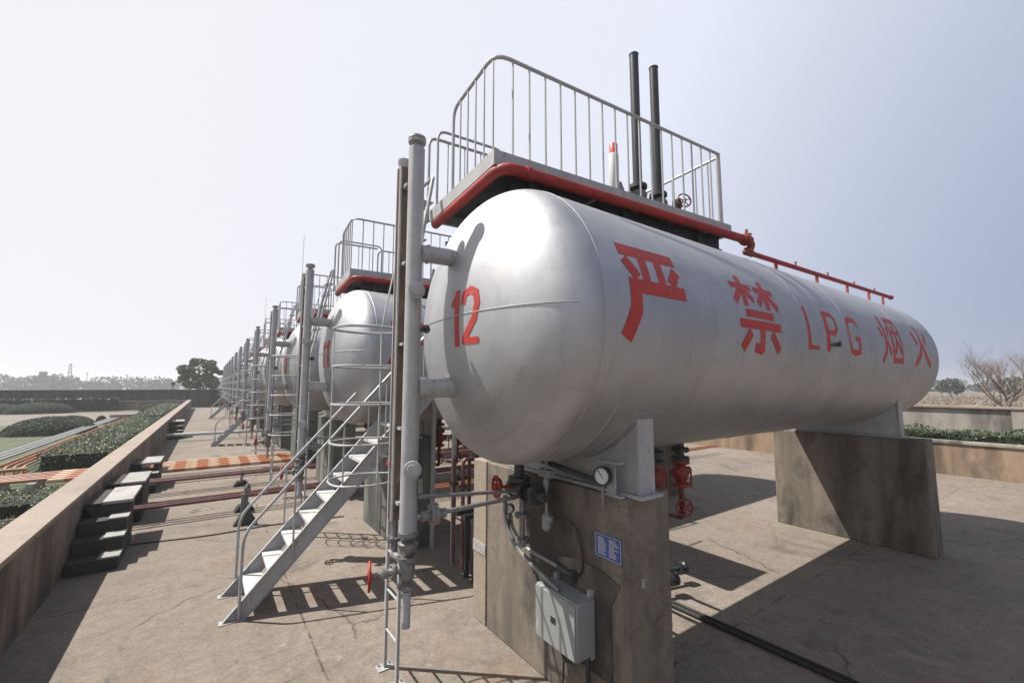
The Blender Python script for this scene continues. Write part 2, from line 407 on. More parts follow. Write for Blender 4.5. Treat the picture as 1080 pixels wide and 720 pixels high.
# ------------------------------------------------------------ storage tanks
RT, HD, X0, LEN, YC, ZC, SP = 1.25, .6, 1.645, 10.63, 3.317, 3.40, 5.0
def prof():
    p = []
    for i in range(49):
        a = math.pi/2*(1 - i/48); p.append((X0 + HD - HD*math.sin(a), RT*math.cos(a)))
    for i in range(1, 12): p.append((X0 + HD + (LEN - 2*HD)*i/12, RT))
    for i in range(49):
        a = math.pi/2*i/48; p.append((X0 + LEN - HD + HD*math.sin(a), RT*math.cos(a)))
    return p
STR = {
 'yan': [[(.05,.93),(.95,.93),.13],[(.38,.9),(.38,.6),.11],[(.63,.9),(.63,.6),.11],[(.10,.82),(.25,.63),.12],[(.92,.80),(.78,.62),.12],[(.10,.54),(1.0,.54),.13],[(.18,.5),(.17,.30),(.03,.02),.15]],
 'jin': [[(.02,.84),(.47,.84),.08],[(.25,1.0),(.25,.57),.10],[(.22,.82),(.03,.60),.09],[(.28,.80),(.45,.66),.09],
         [(.53,.84),(.98,.84),.08],[(.75,1.0),(.75,.57),.10],[(.72,.82),(.54,.62),.09],[(.78,.80),(.99,.60),.09],
         [(.2,.48),(.82,.48),.09],[(.05,.34),(.96,.34),.10],[(.52,.34),(.52,.03),(.36,.06),.11],[(.27,.25),(.10,.03),.11],[(.74,.25),(.92,.03),.11]],
 'L': [[(.2,1),(.2,0),.2],[(.2,.06),(.95,.06),.12]],
 'P': [[(.15,1),(.15,0),.2],[(.15,.94),(.65,.94),(.85,.82),(.85,.60),(.65,.47),(.15,.47),.13]],
 'G': [[(.9,.78),(.78,.92),(.5,.95),(.22,.90),(.1,.7),(.1,.3),(.22,.09),(.5,.05),(.85,.08),.14],[(.85,.03),(.85,.44),.16],[(.88,.42),(.55,.42),.12]],
 'yan2': [[(.05,.72),(.10,.52),.09],[(.43,.76),(.35,.56),.09],[(.24,.98),(.24,.5),(.18,.25),(.03,.03),.11],[(.27,.42),(.42,.2),.10],
          [(.50,.93),(.98,.93),.10],[(.53,.93),(.53,.02),.10],[(.95,.93),(.95,.02),.10],[(.50,.09),(.98,.09),.10],[(.6,.66),(.9,.66),.08],[(.75,.84),(.74,.5),(.60,.22),.09],[(.76,.5),(.89,.24),.09]],
 'huo': [[(.5,.98),(.5,.60),(.36,.28),(.08,.03),.13],[(.52,.52),(.66,.26),(.94,.03),.13],[(.14,.78),(.27,.50),.13],[(.88,.80),(.72,.54),.12]],
 '1': [[(.6,1),(.6,0),.26],[(.6,.95),(.2,.72),.2]],
 '2': [[(.1,.72),(.2,.9),(.5,.95),(.8,.88),(.88,.7),(.75,.45),(.15,.08),.2],[(.08,.08),(.95,.08),.16]],
 '3': [[(.1,.9),(.5,.93),(.85,.85),(.85,.62),(.5,.52),.18],[(.5,.5),(.88,.40),(.88,.15),(.5,.07),(.08,.1),.18]],
 '4': [[(.7,0),(.7,1),.2],[(.7,.95),(.08,.3),.16],[(.05,.28),(1.0,.28),.15]],
 '5': [[(.2,.93),(.9,.93),.15],[(.2,.95),(.15,.55),.18],[(.12,.55),(.6,.6),(.88,.45),(.88,.18),(.5,.06),(.08,.1),.17]],
 '6': [[(.8,.93),(.4,.85),(.15,.5),(.15,.2),(.45,.06),(.82,.15),(.85,.4),(.5,.53),(.17,.42),.17]],
 '7': [[(.06,.93),(.95,.93),.15],[(.88,.9),(.4,.0),.2]],
 '8': [[(.5,.52),(.18,.62),(.18,.85),(.5,.94),(.82,.85),(.82,.62),(.5,.52),.16],[(.5,.5),(.12,.38),(.12,.14),(.5,.06),(.88,.14),(.88,.38),(.5,.5),.17]],
 '9': [[(.2,.07),(.6,.15),(.85,.5),(.85,.8),(.55,.94),(.18,.85),(.15,.6),(.5,.47),(.83,.58),.17]],
 '0': [[(.5,.94),(.2,.85),(.12,.5),(.2,.15),(.5,.06),(.8,.15),(.88,.5),(.8,.85),(.5,.94),.19]],
}
def draw(mb, ch, W, Hh, place, k0=0, bold=1.13):
    k = k0
    for st in STR[ch]:
        wd = st[-1]*min(W, Hh)*bold; pts = [Vector((p[0]*W, p[1]*Hh)) for p in st[:-1]]
        m = len(pts)
        for i in range(m-1):
            a, b2 = pts[i], pts[i+1]; d = (b2-a)
            L = d.length; d = d/L; n = Vector((-d.y, d.x))
            a2 = a - d*(wd*.22 if i > 0 else 0); b3 = b2 + d*(wd*.22 if i < m-2 else 0)
            L = (b3-a2).length; q = max(1, int(L/.05)); rr = 3
            vs = []; fs = []
            for u in range(q+1):
                for v in range(rr+1):
                    p = a2 + d*(L*u/q) + n*wd*(v/rr-.5)
                    vs.append(place(p.x, p.y, .0011 + .00016*k))
            for u in range(q):
                for v in range(rr):
                    i0 = u*(rr+1)+v; fs.append((i0, i0+rr+1, i0+rr+2, i0+1))
            mb.add(vs, fs, True); k = (k+1) % 14
def side_place(xa, z0deg, slant=0):
    def f(u, v, e):
        th = R(z0deg) + v/RT; r = RT + e
        return (xa + u, -r*math.cos(th), ZC + r*math.sin(th))
    return f
def head_place(y0, z0):
    def f(u, v, e):
        y = y0 - u; z = z0 + v; rr = min(1, (y*y + (z-ZC)**2)/RT**2)
        return (X0 + HD - HD*math.sqrt(1-rr) - e*1.6, y, z)
    return f
NAMES = ['nearest', 'second', 'third', 'fourth', 'fifth', 'sixth', 'seventh', 'eighth', 'ninth', 'tenth', 'eleventh', 'twelfth']
TANKG = 'silver storage tanks standing in a row'
t0 = empty('storage_tank', (0, YC, 0))
b = MB(); b.lathe((0, 0, ZC), (1, 0, 0), prof(), 160); b.build('tank_shell', M['tank'], t0)
for x in (X0+HD+.02, X0+HD+3.35, X0+HD+4.7, X0+HD+7.1, X0+LEN-HD-.02):
    b = MB(); b.ring((x, 0, ZC), (1, 0, 0), RT+.0005, .0045, 96, 6); b.build('weld_seam', M['tank'], t0)
b = MB()
pts = []
for i in range(41):
    y = -RT + 2*RT*i/40; pts.append((X0 + HD - HD*math.sqrt(max(0, 1-(y/RT)**2)) - .001, y*1.001, ZC+.03))
b.tube(pts, .005, 6)
b.build('weld_seam', M['tank'], t0)
def pad(mb, xa, xb, a0, a1, r, th=.014, n=40):          # curved plate hugging the shell
    vs = []; fs = []
    for i in range(n+1):
        a = R(a0 + (a1-a0)*i/n)
        for x, q in ((xa, r), (xb, r), (xb, r-th), (xa, r-th)): vs.append((x, -q*math.cos(a), ZC + q*math.sin(a)))
    for i in range(n):
        for j in range(4): fs.append((i*4+j, i*4+(j+1) % 4, i*4+4+(j+1) % 4, i*4+4+j))
    fs += [(0,1,2,3)[::-1], (n*4, n*4+1, n*4+2, n*4+3)]
    mb.add(vs, fs, False)
b = MB(); b.tube([(2.60, -(RT+.001)*math.cos(R(a)), ZC + (RT+.001)*math.sin(R(a))) for a in range(-155, -24, 4)], .006, 6); b.build('saddle_weld', M['tank'], t0)
for xs in (2.95, 10.12):
    b = MB(); pad(b, xs-.08, xs+.30, -142, -38, RT+.012); pd = b.build('saddle_pad', M['tank'], t0)
    b = MB()
    for xx in (xs+.02, xs+.16):
        poly = [(-.92, 1.955), (.92, 1.955)] + [(math.sin(R(a))*(RT+.013), ZC - math.cos(R(a))*(RT+.013)) for a in range(46, -47, -4)]
        b.prism([(p[0], p[1]) for p in poly], xx, xx+.016, 'yz')
    b.box(xs-.04, xs+.24, -1.0, 1.0, 1.925, 1.953)
    for y in (-.5, 0, .5): b.box(xs+.038, xs+.158, y-.008, y+.008, 1.955, ZC-math.sqrt(RT**2-y*y)-.02)
    b.build('saddle', M['grey'], t0)
    for y in (-.935, .935):
        b = MB(); b.box(xs, xs+.20, y-.014, y+.014, 1.955, ZC - math.sqrt(RT**2 - .93**2)+.005); b.build('saddle_end_plate', M['grey'], t0)
HT = .80
for ch, wd_, ht_, xa_, an_ in (('yan', .80, HT, 2.47, -10), ('jin', .92, HT, 4.08, -10), ('L', .36, .52, 5.62, -6), ('P', .46, .52, 6.18, -6), ('G', .50, .52, 6.92, -6), ('yan2', 1.08, HT, 8.3, -10), ('huo', 1.15, HT, 10.0, -10)):
    b = MB(); draw(b, ch, wd_, ht_, side_place(xa_, an_)); b.build('painted_letter', M['letter'], t0)
b = MB(); b.lathe((6.42, -RT*.999, ZC-.03), (0, -1, 0), [(0,.02),(.05,.02),(.05,.035),(.07,.035)], 10); b.box(6.30, 6.54, -RT-.035, -RT-.005, ZC-.055, ZC-.04); b.build('nozzle_plug', M['dark'], t0)
def number(n, parent):
    b = MB(); s = str(n)
    if len(s) == 2:
        draw(b, s[0], .20, .47, head_place(-.055, ZC-.23), 0, 1.35); draw(b, s[1], .24, .47, head_place(-.235, ZC-.23), 5, 1.35)
    else: draw(b, s[0], .26, .46, head_place(-.12, ZC-.23))
    b.build('number', M['letter'], parent)
# build the first tank, copy it for the other eleven
tanks = [t0]
for i in range(1, 12):
    t = copy_tree(t0); t.location = (0, YC + SP*i, 0); tanks.append(t)
for i, t in enumerate(tanks):
    number(12-i, t)
    tag(t, f'large silver gas tank with red number {12-i} on its rounded end, {NAMES[i]} in the row', 'tank', TANKG)

# ------------------------------------------------------------ concrete piers
PG = 'concrete piers carrying the tanks'
def pier(x, y0, y1, t, front=False):
    o = empty('concrete_pier', (x, (y0+y1)/2, 0)); h = (y1-y0)/2
    b = MB(); b.box(0, t, -h, h, 0, 1.92); b.build('pier_body', M['pierdark'] if front else M['pier'], o, .015)
    return o
for i in range(12):
    yc = YC + SP*i
    o = pier(2.87, yc-.87, yc+1.29, .57, i > 0)
    tag(o, f'stained concrete pier under the near end of the {NAMES[i]} tank in the row', 'pier', PG)
    o = pier(10.0, yc-1.28, yc+1.15, .5)
    tag(o, f'stained concrete pier under the far end of the {NAMES[i]} tank in the row', 'pier', PG)
o = empty('concrete_pillar', (2.87, YC+1.315, 0)); tag(o, 'narrow sandy concrete pillar with a pale band beside the nearest pier', 'pillar')
b = MB(); b.box(.0, .48, 0, .30, 0, 1.92); b.build('pillar_body', M['pale_pier'], o, .012)
b = MB(); b.box(-.008, .1, .005, .295, .80, .93); b.build('pale_band', M['whiteslab'], o)

# ------------------------------------------------------------ access platform on top of each tank
def make_platform():
    o = empty('access_platform', (0, YC, 5.0))
    xa, xb, ya, yb = 0, 3.73, 0, 1.68
    b = MB(); b.box(xa, xb, ya, ya+.05, -.15, .0); b.box(xa, xb, yb-.05, yb, -.15, .0)
    b.box(xa, xa+.05, ya+.052, yb-.052, -.15, .0); b.box(xb-.05, xb, ya+.052, yb-.052, -.15, .0)
    for k in range(1, 6): b.box(xa+k*.66, xa+k*.66+.06, ya+.052, yb-.052, -.14, -.03)
    b.build('deck_frame', M['grey'], o)
    b = MB(); b.box(xa+.052, xb-.052, ya+.052, yb-.052, -.028, -.008); b.build('deck_plate', M['dark'], o)
    for x in (.45, 1.75, 3.1):
        b = MB(); b.box(x, x+.08, .08, .75, -.45, -.152)
        b.bar((x+.04, 1.42, -.14), (x+.04, 1.26, -1.0), .05, .05)
        b.bar((x+.04, 1.12, -.14), (x+.04, .98, -.66), .05, .05)
        b.build('deck_support', M['dark'], o)
    # near side guard rail: one bent top tube with verticals
    h = .99
    def rail(path, verts, name='guard_rail', mid=None):
        b = MB(); b.tube(path, .019, 8, bend=.16); g = b.build(name, M['rail'], o)
        for p in verts:
            b = MB(); b.tube([(p[0], p[1], -.03), (p[0], p[1], p[2])], .011, 6); b.build('baluster', M['rail'], g)
        b = MB(); b.tube([(path[0][0], path[0][1], -.05), (path[0][0], path[0][1], h+.01)], .018, 8); b.build('corner_post', M['rail'], g)
    e = .025; xr = 3.56
    vs = [(xa+e+.196*k, ya+e, h-.002) for k in range(1, 18)] + [(xa+e, ya+e+.04+.19*k, h-(.055 if k == 0 else .002)) for k in range(0, 5)]
    rail([(xr, ya+e, h), (xa+e, ya+e, h), (xa+e, ya+e+1.0, h), (xa+e, ya+e+1.0, -.03)], vs)
    vs = [(xr, ya+.2*k, h-.04) for k in range(1, 8)]
    rail([(xr, ya+e+.03, h-.04), (xr, yb-e, h-.04), (xa+.9, yb-e, h-.04), (xa+.9, yb-e, -.03)], vs + [(xa+.95+.21*k, yb-e, h-.04) for k in range(1, 13)])
    # entry hoops beside the ladder
    b = MB()
    b.tube([(xa-.02, yb+.02, -.12), (xa-.02, yb+.02, h+.0), (xa+.9, yb+.02, h+.0)], .019, 8, bend=.12)
    b.tube([(xa+.02, yb-.18, -.1), (xa+.02, yb-.18, h+.0), (xa+.95, yb-.18, h+.0), (xa+.95, yb-.18, 0)], .017, 8, bend=.12)
    for k in range(1, 4): b.tube([(xa+.24*k, yb+.02, -.1), (xa+.24*k, yb+.02, h-.01)], .009, 6)
    b.build('entry_handrail', M['rail'], o)
    for y in (.13, .85):
        for x0_, x1_ in ((xa+.25, 1.18), (1.5, xb-.1)):
            b = MB(); b.box(x0_, x1_, y, y+.012, -.335, -.152); b.box(x0_, x1_, y-.045, y+.057, -.345, -.336); b.build('underframe_beam', M['dark'], o)
    b = MB(); b.lathe((.95, .42, -.47), (0,0,1), [(0,.26),(.2,.26),(.2,.33),(.25,.33),(.25,.33),(.27,.3)], 24); b.build('manhole_cover', M['dark'], o)
    for x in (1.75, 2.0, 2.45, 2.9):
        b = MB(); b.lathe((x, .26, -.47), (0,0,1), [(0,.08),(.2,.08),(.2,.13),(.25,.13)], 16); b.flange((x,.26,-.24),(0,0,1),.13,.02,8); b.build('nozzle', M['valve'], o)
    return o
pl0 = make_platform()
PLG = 'railed access platforms on top of the tanks'
for i in range(12):
    o = pl0 if i == 0 else copy_tree(pl0); o.location = (2.05, YC+SP*i-.11, 5.05); o.rotation_euler = (0, 0, R(-4))
    tag(o, f'grey steel deck with guard rails on top of the {NAMES[i]} tank in the row', 'platform', PLG)

def make_spray():
    o = empty('spray_pipe', (0, YC, 4.77))
    def rt(x, y, z):      # the header follows the deck edge, which is a little out of line with the tank
        c, q = math.cos(R(-4)), math.sin(R(-4)); return (2.05 + x*c - y*q, -.11 + x*q + y*c, z)
    b = MB(); b.tube([rt(.05, 1.62, .09), rt(.05, -.07, .09), rt(3.95, -.07, .09)], .056, 12, bend=.16)
    b.tube([rt(.30, -.07, .09), rt(.35, -.07, .09)], .068, 12); b.tube([rt(1.1, -.07, .09), rt(1.125, -.07, .09)], .061, 12); b.tube([rt(2.6, -.07, .09), rt(2.625, -.07, .09)], .061, 12)
    b.build('header_pipe', M['red'], o)
    b = MB(); b.tube([rt(3.85, -.07, .09), rt(4.02, -.07, .09)], .068, 12); b.flange(rt(3.93,-.07,.09), (1,-.07,0), .085, .016)
    b.tube([rt(4.0, -.07, .09), rt(4.08, -.07, .05), rt(4.06, -.05, -.03), (6.0, -.42, -.06), (6.2, -.42, -.06)], .05, 10, bend=.05); b.tube([rt(3.95,-.07,.14), rt(3.97,-.07,.24)], .02, 8); b.box(6.0,6.07,-.50,-.43,.17,.185)
    b.build('elbow', M['redfade'], o)
    b = MB(); b.tube([(6.15, -.42, -.06), (12.35, -.46, .04)], .036, 12); b.tube([(12.33, -.46, .04), (12.37, -.46, .0404)], .05, 12)
    b.build('branch_pipe', M['red'], o)
    for x in (7.6, 8.9, 10.2, 11.4):
        b = MB(); z = -.06 + (x-6.4)/5.7*.10
        b.tube([(x, -.43, z), (x, -.43, z+.09)], .012, 6); b.ring((x, -.43, z+.09), (0,0,1), .018, .006, 8, 4)
        b.build('spray_nozzle', M['redfade'], o)
    for x in (6.9, 8.4, 9.8, 11.0, 11.9):
        b = MB(); z = -.06 + (x-6.4)/5.7*.10
        zs = ZC - 4.77 + math.sqrt(RT**2 - .43**2)
        b.box(x-.015, x+.015, -.45, -.41, zs-.01, z-.034); b.build('pipe_foot', M['redfade'], o)
    return o
sp0 = make_spray()
for i in range(12):
    o = sp0 if i == 0 else copy_tree(sp0); o.location = (0, YC+SP*i, 4.77)
    tag(o, f'red fire water pipe along the top of the {NAMES[i]} tank in the row', 'pipe', 'red spray pipes on the tanks')

# vent stacks and fittings on the platforms
def make_stack(h):
    o = empty('vent_stack', (0, 0, 0))
    b = MB(); b.tube([(0, 0, .38), (0, 0, h)], .06, 14); b.ring((0,0,h-.01), (0,0,1), .06, .008, 14, 5); b.build('stack_pipe', M['black'], o)
    b = MB(); b.lathe((0,0,-.2), (0,0,1), [(0,.05),(.2,.05),(.22,.10),(.26,.10),(.28,.07),(.36,.10),(.46,.10),(.5,.06),(.56,.06)], 14); b.flange((0,0,.36), (0,0,1), .12, .022, 8); b.lathe((0,0,.16),(-.6,-.7,.2),[(0,.06),(.12,.06),(.12,.09),(.15,.09)],12)
    b.tube([(-.16, .02, .18), (0, .02, .18)], .05, 10); b.flange((-.17, .02, .18), (1,0,0), .085, .018)
    b.build('relief_valve', M['dark'], o)
    b = MB(); b.lathe((-.34, .02, .0), (0,0,1), [(0,.05),(.1,.06),(.24,.06),(.3,.04),(.34,.03)], 12); b.tube([(-.34,.02,.18),(-.18,.02,.18)], .035, 8); b.tube([(-.34,.02,.05),(-.34,.02,-.19)], .04, 8); b.build('valve_inlet', M['valve'], o)
    return o
SG = 'black vent stacks on the tank platforms'
s0 = make_stack(2.26)
def handwheel(mb, c, ax, rad=.08, r=.009, spokes=5):
    c = Vector(c); ax = Vector(ax).normalized()
    mb.ring(c, ax, rad, r, 20, 6)
    ref = Vector((0,0,1)) if abs(ax.z) < .9 else Vector((1,0,0))
    x = (ref - ax*ref.dot(ax)).normalized(); y = ax.cross(x)
    for i in range(spokes):
        a = 6.2832*i/spokes; mb.tube([c, c + (x*math.cos(a)+y*math.sin(a))*rad], r*.7, 5)
    mb.tube([c - ax*.02, c + ax*.02], r*2.2, 8)
for k, (x, who) in enumerate(((4.50, 'left'), (4.93, 'right'))):
    o = s0 if k == 0 else copy_tree(s0); o.location = (x, 3.5, 5.10)
    tag(o, f'tall black vent pipe on the nearest platform, {who} one of the pair against the sky', 'vent pipe', SG)
s1 = make_stack(1.02)
first = True
for i in range(1, 12):
    for k, x in enumerate((4.3, 4.7, 5.1)):
        o = s1 if first else copy_tree(s1); first = False
        o.location = (x, YC+SP*i+.35, 5.1)
        pos = ('left', 'middle', 'right')[k]
        tag(o, f'short black vent pipe behind the rail of the {NAMES[i]} platform, {pos} of its three', 'vent pipe', SG)
o = empty('relief_cylinder', (4.04, 3.5, 5.03)); o.scale = (.85, .85, .73); tag(o, 'white cylinder with a red cap standing behind the guard rail', 'valve')
b = MB(); b.lathe((0,0,0), (0,0,1), [(0,.1),(.04,.1),(.04,.05),(.3,.05),(.34,.072),(1.0,.072),(1.015,.068)], 14); b.build('cylinder_body', M['white'], o)
b = MB(); b.lathe((0,0,1.02), (0,0,1), [(0,.06),(.17,.06),(.185,.05)], 14); b.build('cap', M['cap'], o)
b = MB(); b.flange((0,0,.12), (0,0,1), .12, .02); b.tube([(0,0,.22),(.22,0,.22),(.22,0,.0)], .03, 8, bend=.05); b.build('base_flange', M['valve'], o)
o = empty('stop_valve', (5.36, 3.5, 5.04)); tag(o, 'small valve with a red handwheel on the nearest platform deck', 'valve')
b = MB(); handwheel(b, (0, -.12, .42), (-.5, -1, .15), .10, .011); b.build('handwheel', M['redfade'], o)
b = MB(); b.tube([(0, 0, .4), (0, -.12, .42)], .012, 6); b.lathe((0,0,0), (0,0,1), [(0,.09),(.04,.09),(.04,.05),(.3,.05),(.36,.07),(.46,.06)], 12); b.flange((0,0,.2), (0,0,1), .1, .018); b.build('valve_body', M['dark'], o)

# lightning rods on two of the farther platforms
for i, hh in ((2, 1.15), (4, 1.0)):
    o = empty('lightning_rod', (2.05, YC+SP*i+.2, 5.9)); b = MB()
    b.tube([(0,0,-.9),(0,0,.2)], .012, 6); b.tube([(0,0,.2),(0,0,hh+.2)], .006, 5); b.build('rod', M['grey'], o)
    b = MB(); b.box(-.05,.05,-.05,.05,-.91,-.89); b.build('base_plate', M['grey'], o)
    tag(o, f'thin lightning rod above the rail of the {NAMES[i]} tank platform', 'lightning rod', 'lightning rods')

# ------------------------------------------------------------ level gauge columns at the head of each tank
def make_gauge():
    o = empty('level_gauge', (1.34, YC+.07, 0))
    b = MB(); b.tube([(0,0,1.70),(0,0,4.90)], .069, 20); b.build('standpipe', M['grey'], o)
    b = MB(); b.lathe((0,0,4.90), (0,0,1), [(0,.069),(.02,.05),(.035,.035),(.05,.035),(.052,.075),(.075,.078),(.077,.055),(.082,.055),(.084,.078),(.105,.075),(.115,.03)], 18); b.build('top_cap', M['grey'], o)
    for z in (3.98, 2.84):
        b = MB(); b.tube([(0.05, 0, z), (.36, -.03, z)], .075 if z > 3 else .09, 14); b.ring((.115, -.005, z), (1,-.03,0), .078 if z > 3 else .092, .008, 16)
        b.build('connecting_nozzle', M['grey'], o)
    for z in (3.62, 2.20):
        b = MB(); b.lathe((.0, -.05, z), (-.35, -1, 0), [(0,.03),(.08,.03),(.08,.068),(.11,.068),(.115,.045),(.13,.045)], 16); b.build('blind_flange', M['grey'], o)
    b = MB(); b.tube([(.06,.04,3.32),(.10,-.08,3.32)], .02, 8); b.ring((.09,-.07,3.32),(0,1,0),.03,.008,10,5); b.build('plug', M['dark'], o)
    # magnetic level strip beside the standpipe
    b = MB(); b.box(-.075, .0, .17, .235, 1.75, 4.80); b.build('level_strip', M['brown'], o)
    b = MB(); b.box(-.085, -.07, .235, .25, 1.75, 4.8); b.box(-.085,-.07,.155,.17,1.75,4.8); b.lathe((-.035,.2,4.8),(0,0,1),[(0,.04),(.04,.06),(.07,.06),(.08,.02)],12); b.build('strip_frame', M['rail'], o)
    b = MB()
    for z in (4.6, 3.9, 3.2, 2.5, 1.9): b.box(-.06, .0, .07, .17, z-.012, z+.012)
    b.build('strip_clamp', M['grey'], o)
    # bottom valve set
    b = MB(); b.lathe((0,0,1.25), (0,0,1), [(0,.03),(.03,.075),(.05,.075),(.07,.04),(.12,.062),(.20,.062),(.26,.04),(.34,.078),(.365,.078),(.38,.045),(.42,.08),(.45,.08)], 14)
    b.tube([(0,0,1.48),(-.05,.12,1.48),(-.035,.2,1.5),(-.035,.2,1.76)], .028, 8, bend=.05); b.flange((-.035,.2,1.6), (0,0,1), .065, .014)
    b.flange((0,0,1.50),(0,0,1),.085,.016); b.tube([(0,0,1.42),(-.15,.045,1.40)], .03, 8); b.flange((-.10,.03,1.405), (-1,.3,0), .06, .012); b.lathe((-.14,.04,1.40),(-1,.3,0),[(0,.035),(.04,.04),(.06,.018),(.13,.012)],10)
    b.build('drain_valve', M['valve'], o)
    b = MB(); handwheel(b, (-.27, .08, 1.395), (-1, .3, 0), .10, .013); b.build('handwheel', M['red'], o)
    b = MB(); b.tube([(0,0,1.25),(0,0,.98)], .034, 12); b.build('drain_pipe', M['grey'], o)
    # lines running to the pier
    b = MB(); b.tube([(.06,-.03,1.96),(.95,-.10,1.90),(1.12,.02,1.86),(1.20,.25,1.82)], .016, 8, bend=.1)
    b.tube([(.06,.0,2.03),(.06,.0,1.98)], .03, 8); b.box(.05,.09,-.06,-.03,1.99,2.10)
    b.build('upper_line', M['valve'], o)
    b = MB(); b.tube([(.06,-.02,1.80),(.95,-.10,1.84),(1.15,.05,1.80),(1.22,.30,1.78)], .020, 8, bend=.1); b.flange((.20,-.045,1.81), (1,-.18,.05), .085, .03, 8); b.tube([(.10,-.03,1.80),(.3,-.06,1.81)], .04, 10); b.build('lower_line', M['valve'], o)
    return o
ga0 = make_gauge()
for i in range(12):
    o = ga0 if i == 0 else copy_tree(ga0); o.location = (1.37, YC+.07+SP*i - (.18*i if i < 2 else .3), 0)
    tag(o, f'tall grey level gauge pipe at the head of the {NAMES[i]} tank in the row', 'level gauge', 'level gauge columns at the tank heads')

# ------------------------------------------------------------ caged ladders
def make_ladder():
    o = empty('caged_ladder', (1.64, YC+1.10, 0))
    ztop = 3.50
    for y in (-.17, .17):
        b = MB(); b.bar((0,y,.012),(0,y,ztop), .028, .045, (0,1,0)); b.bar((0,y,ztop-.005),(.42,y+.35,5.28), .03, .055, (0,1,0)); b.build('stile', M['grey'], o)
        b = MB(); b.box(-.08,.08,y-.06,y+.06,0.001,.012)
        for dx in (-.055,.055): b.tube([(dx,y+.03,.01),(dx,y+.03,.04)], .01, 6)
        b.build('base_plate', M['rail'], o)
    b = MB(); z = .38
    while z < ztop: b.tube([(0,-.165,z),(0,.165,z)], .012, 8); z += .385
    b.build('rung', M['rail'], o)
    for k in range(1, 7):
        b = MB(); t = k/7; b.box(.42*t-.07,.42*t+.07, -.15+.35*t, .15+.35*t, ztop+1.78*t-.012, ztop+1.78*t)
        b.build('step_plate', M['rail'], o)
    b = MB(); b.tube([(.40,.19,5.2),(.44,.18,5.36),(.44,.52,5.36),(.43,.52,5.24)], .022, 8, bend=.05); b.build('top_hoop', M['rail'], o)
    b = MB()
    for y in (-.17,.17):
        b.tube([(0,y,2.1),(-.10,y*1.5,2.1),(-.10,y*1.5,ztop+.05),(.26,y*1.5+.35,4.9)], .011, 6, bend=.1)
    b.build('handrail', M['rail'], o)
    for z in (1.93, 2.30, 2.67, 3.04, 3.42):
        b = MB(); b.tube([(0,-.17,z),(-.3,-.34,z),(-.62,-.22,z),(-.66,0,z),(-.62,.22,z),(-.3,.34,z),(0,.17,z)], .014 if z > 3.4 else .010, 6, bend=.14); b.build('cage_hoop', M['rail'], o)
    for a, y in ((-.61,.215),(-.3,-.325)):
        b = MB(); b.bar((a,y,1.92),(a,y,3.43), .008, .022, (0,1,0)); b.build('cage_strap', M['rail'], o)
    b = MB(); b.lathe((.0,-.03,2.06),(-.8,-.3,.1),[(0,.02),(.05,.02),(.05,.06),(.08,.065),(.10,.05),(.11,.02)],12); b.build('red_cap', M['red'], o)
    return o
la0 = make_ladder()
for i in range(12):
    o = la0 if i == 0 else copy_tree(la0); o.location = (1.64, YC+1.10+SP*i, 0)
    tag(o, f'grey caged ladder leading up to the platform of the {NAMES[i]} tank in the row', 'ladder', 'caged ladders at the tank heads')

# ------------------------------------------------------------ staircases
def make_stairs():
    o = empty('steel_staircase', (0, 6.9, 0))
    s = 1.095; xs, zt = .41, 3.0; xe = xs + zt/s
    d = Vector((1, 0, s)).normalized(); nrm = Vector((-s, 0, 1)).normalized()
    for y in (-.40, .40):
        b = MB(); hw = .085
        poly = [(xs-.10, .004), (xs+.14, .004), (xe+.12, zt-.09), (xe+.12, zt+.08), (xe-.05, zt+.08)]
        b.prism(poly, y-.004, y+.004); 
        for off in (0,):   # channel flanges
            b.bar((xs-.10, y, .012), (xe-.05, y, zt+.085), .05, .008, nrm)
            b.bar((xs+.15, y, .012), (xe+.12, y, zt-.08), .05, .008, nrm)
        b.build('stringer', M['grey'], o)
    n = 12
    for k in range(1, n):
        z = zt*k/n; x = xs + z/s + .03
        b = MB(); b.box(x-.13, x+.11, -.395, .395, z-.012, z+.0); b.box(x-.13, x-.12, -.395, .395, z-.045, z-.0125); b.box(x+.10,x+.11,-.395,.395,z-.045,z-.0125)
        b.build('tread', M['tread'], o, .003)
    for y in (-.43, .43):
        b = MB()
        top = []
        b.tube([(xs+.06, y, .02), (xs+.06, y, 1.02), (xe, y, zt+1.0), (xe+.1, y, zt+1.0), (5.7, y, zt+1.0)], .019, 8, bend=.16)
        for k in range(1, 5):
            z = zt*k/4.6; x = xs + z/s + .03; b.tube([(x, y, z-.05), (x, y, z+.96)], .013, 8)
        b.build('handrail', M['rail'], o)
    b = MB(); b.box(xe+.13, 4.70, -.43, .43, zt-.10, zt+.0); b.box(4.705, 5.75, -2.2, .43, zt-.10, zt+.0)  # the wing toward the tank is out of view, shaped to shade the yard
    b.build('landing', M['grey'], o)
    for x, y in ((3.4,-.4),(3.4,.4),(4.72,.4),(5.7,.4),(5.7,-1.2),(4.72,-1.2)):
        b = MB(); b.box(x-.03, x+.03, y-.03, y+.03, 0, zt-.102); b.build('support_post', M['grey'], o)
    for x, y in ((xs,-.40),(xs,.40)):
        b = MB(); b.box(x-.14, x+.14, y-.06, y+.06, .001, .010); b.build('base_plate', M['rail'], o)
    return o
st0 = make_stairs()
for k, (y, l) in enumerate(((6.9, 'wide grey steel staircase with pale treads rising between the nearest two tanks'),
                            (25.45, 'second grey steel staircase along the row, beside the farther tanks'),
                            (46.6, 'farthest grey steel staircase, small near the dark boundary wall'))):
    o = st0 if k == 0 else copy_tree(st0); o.location = (-.06*k, y, 0)
    tag(o, l, 'staircase', 'steel staircases between the tanks')

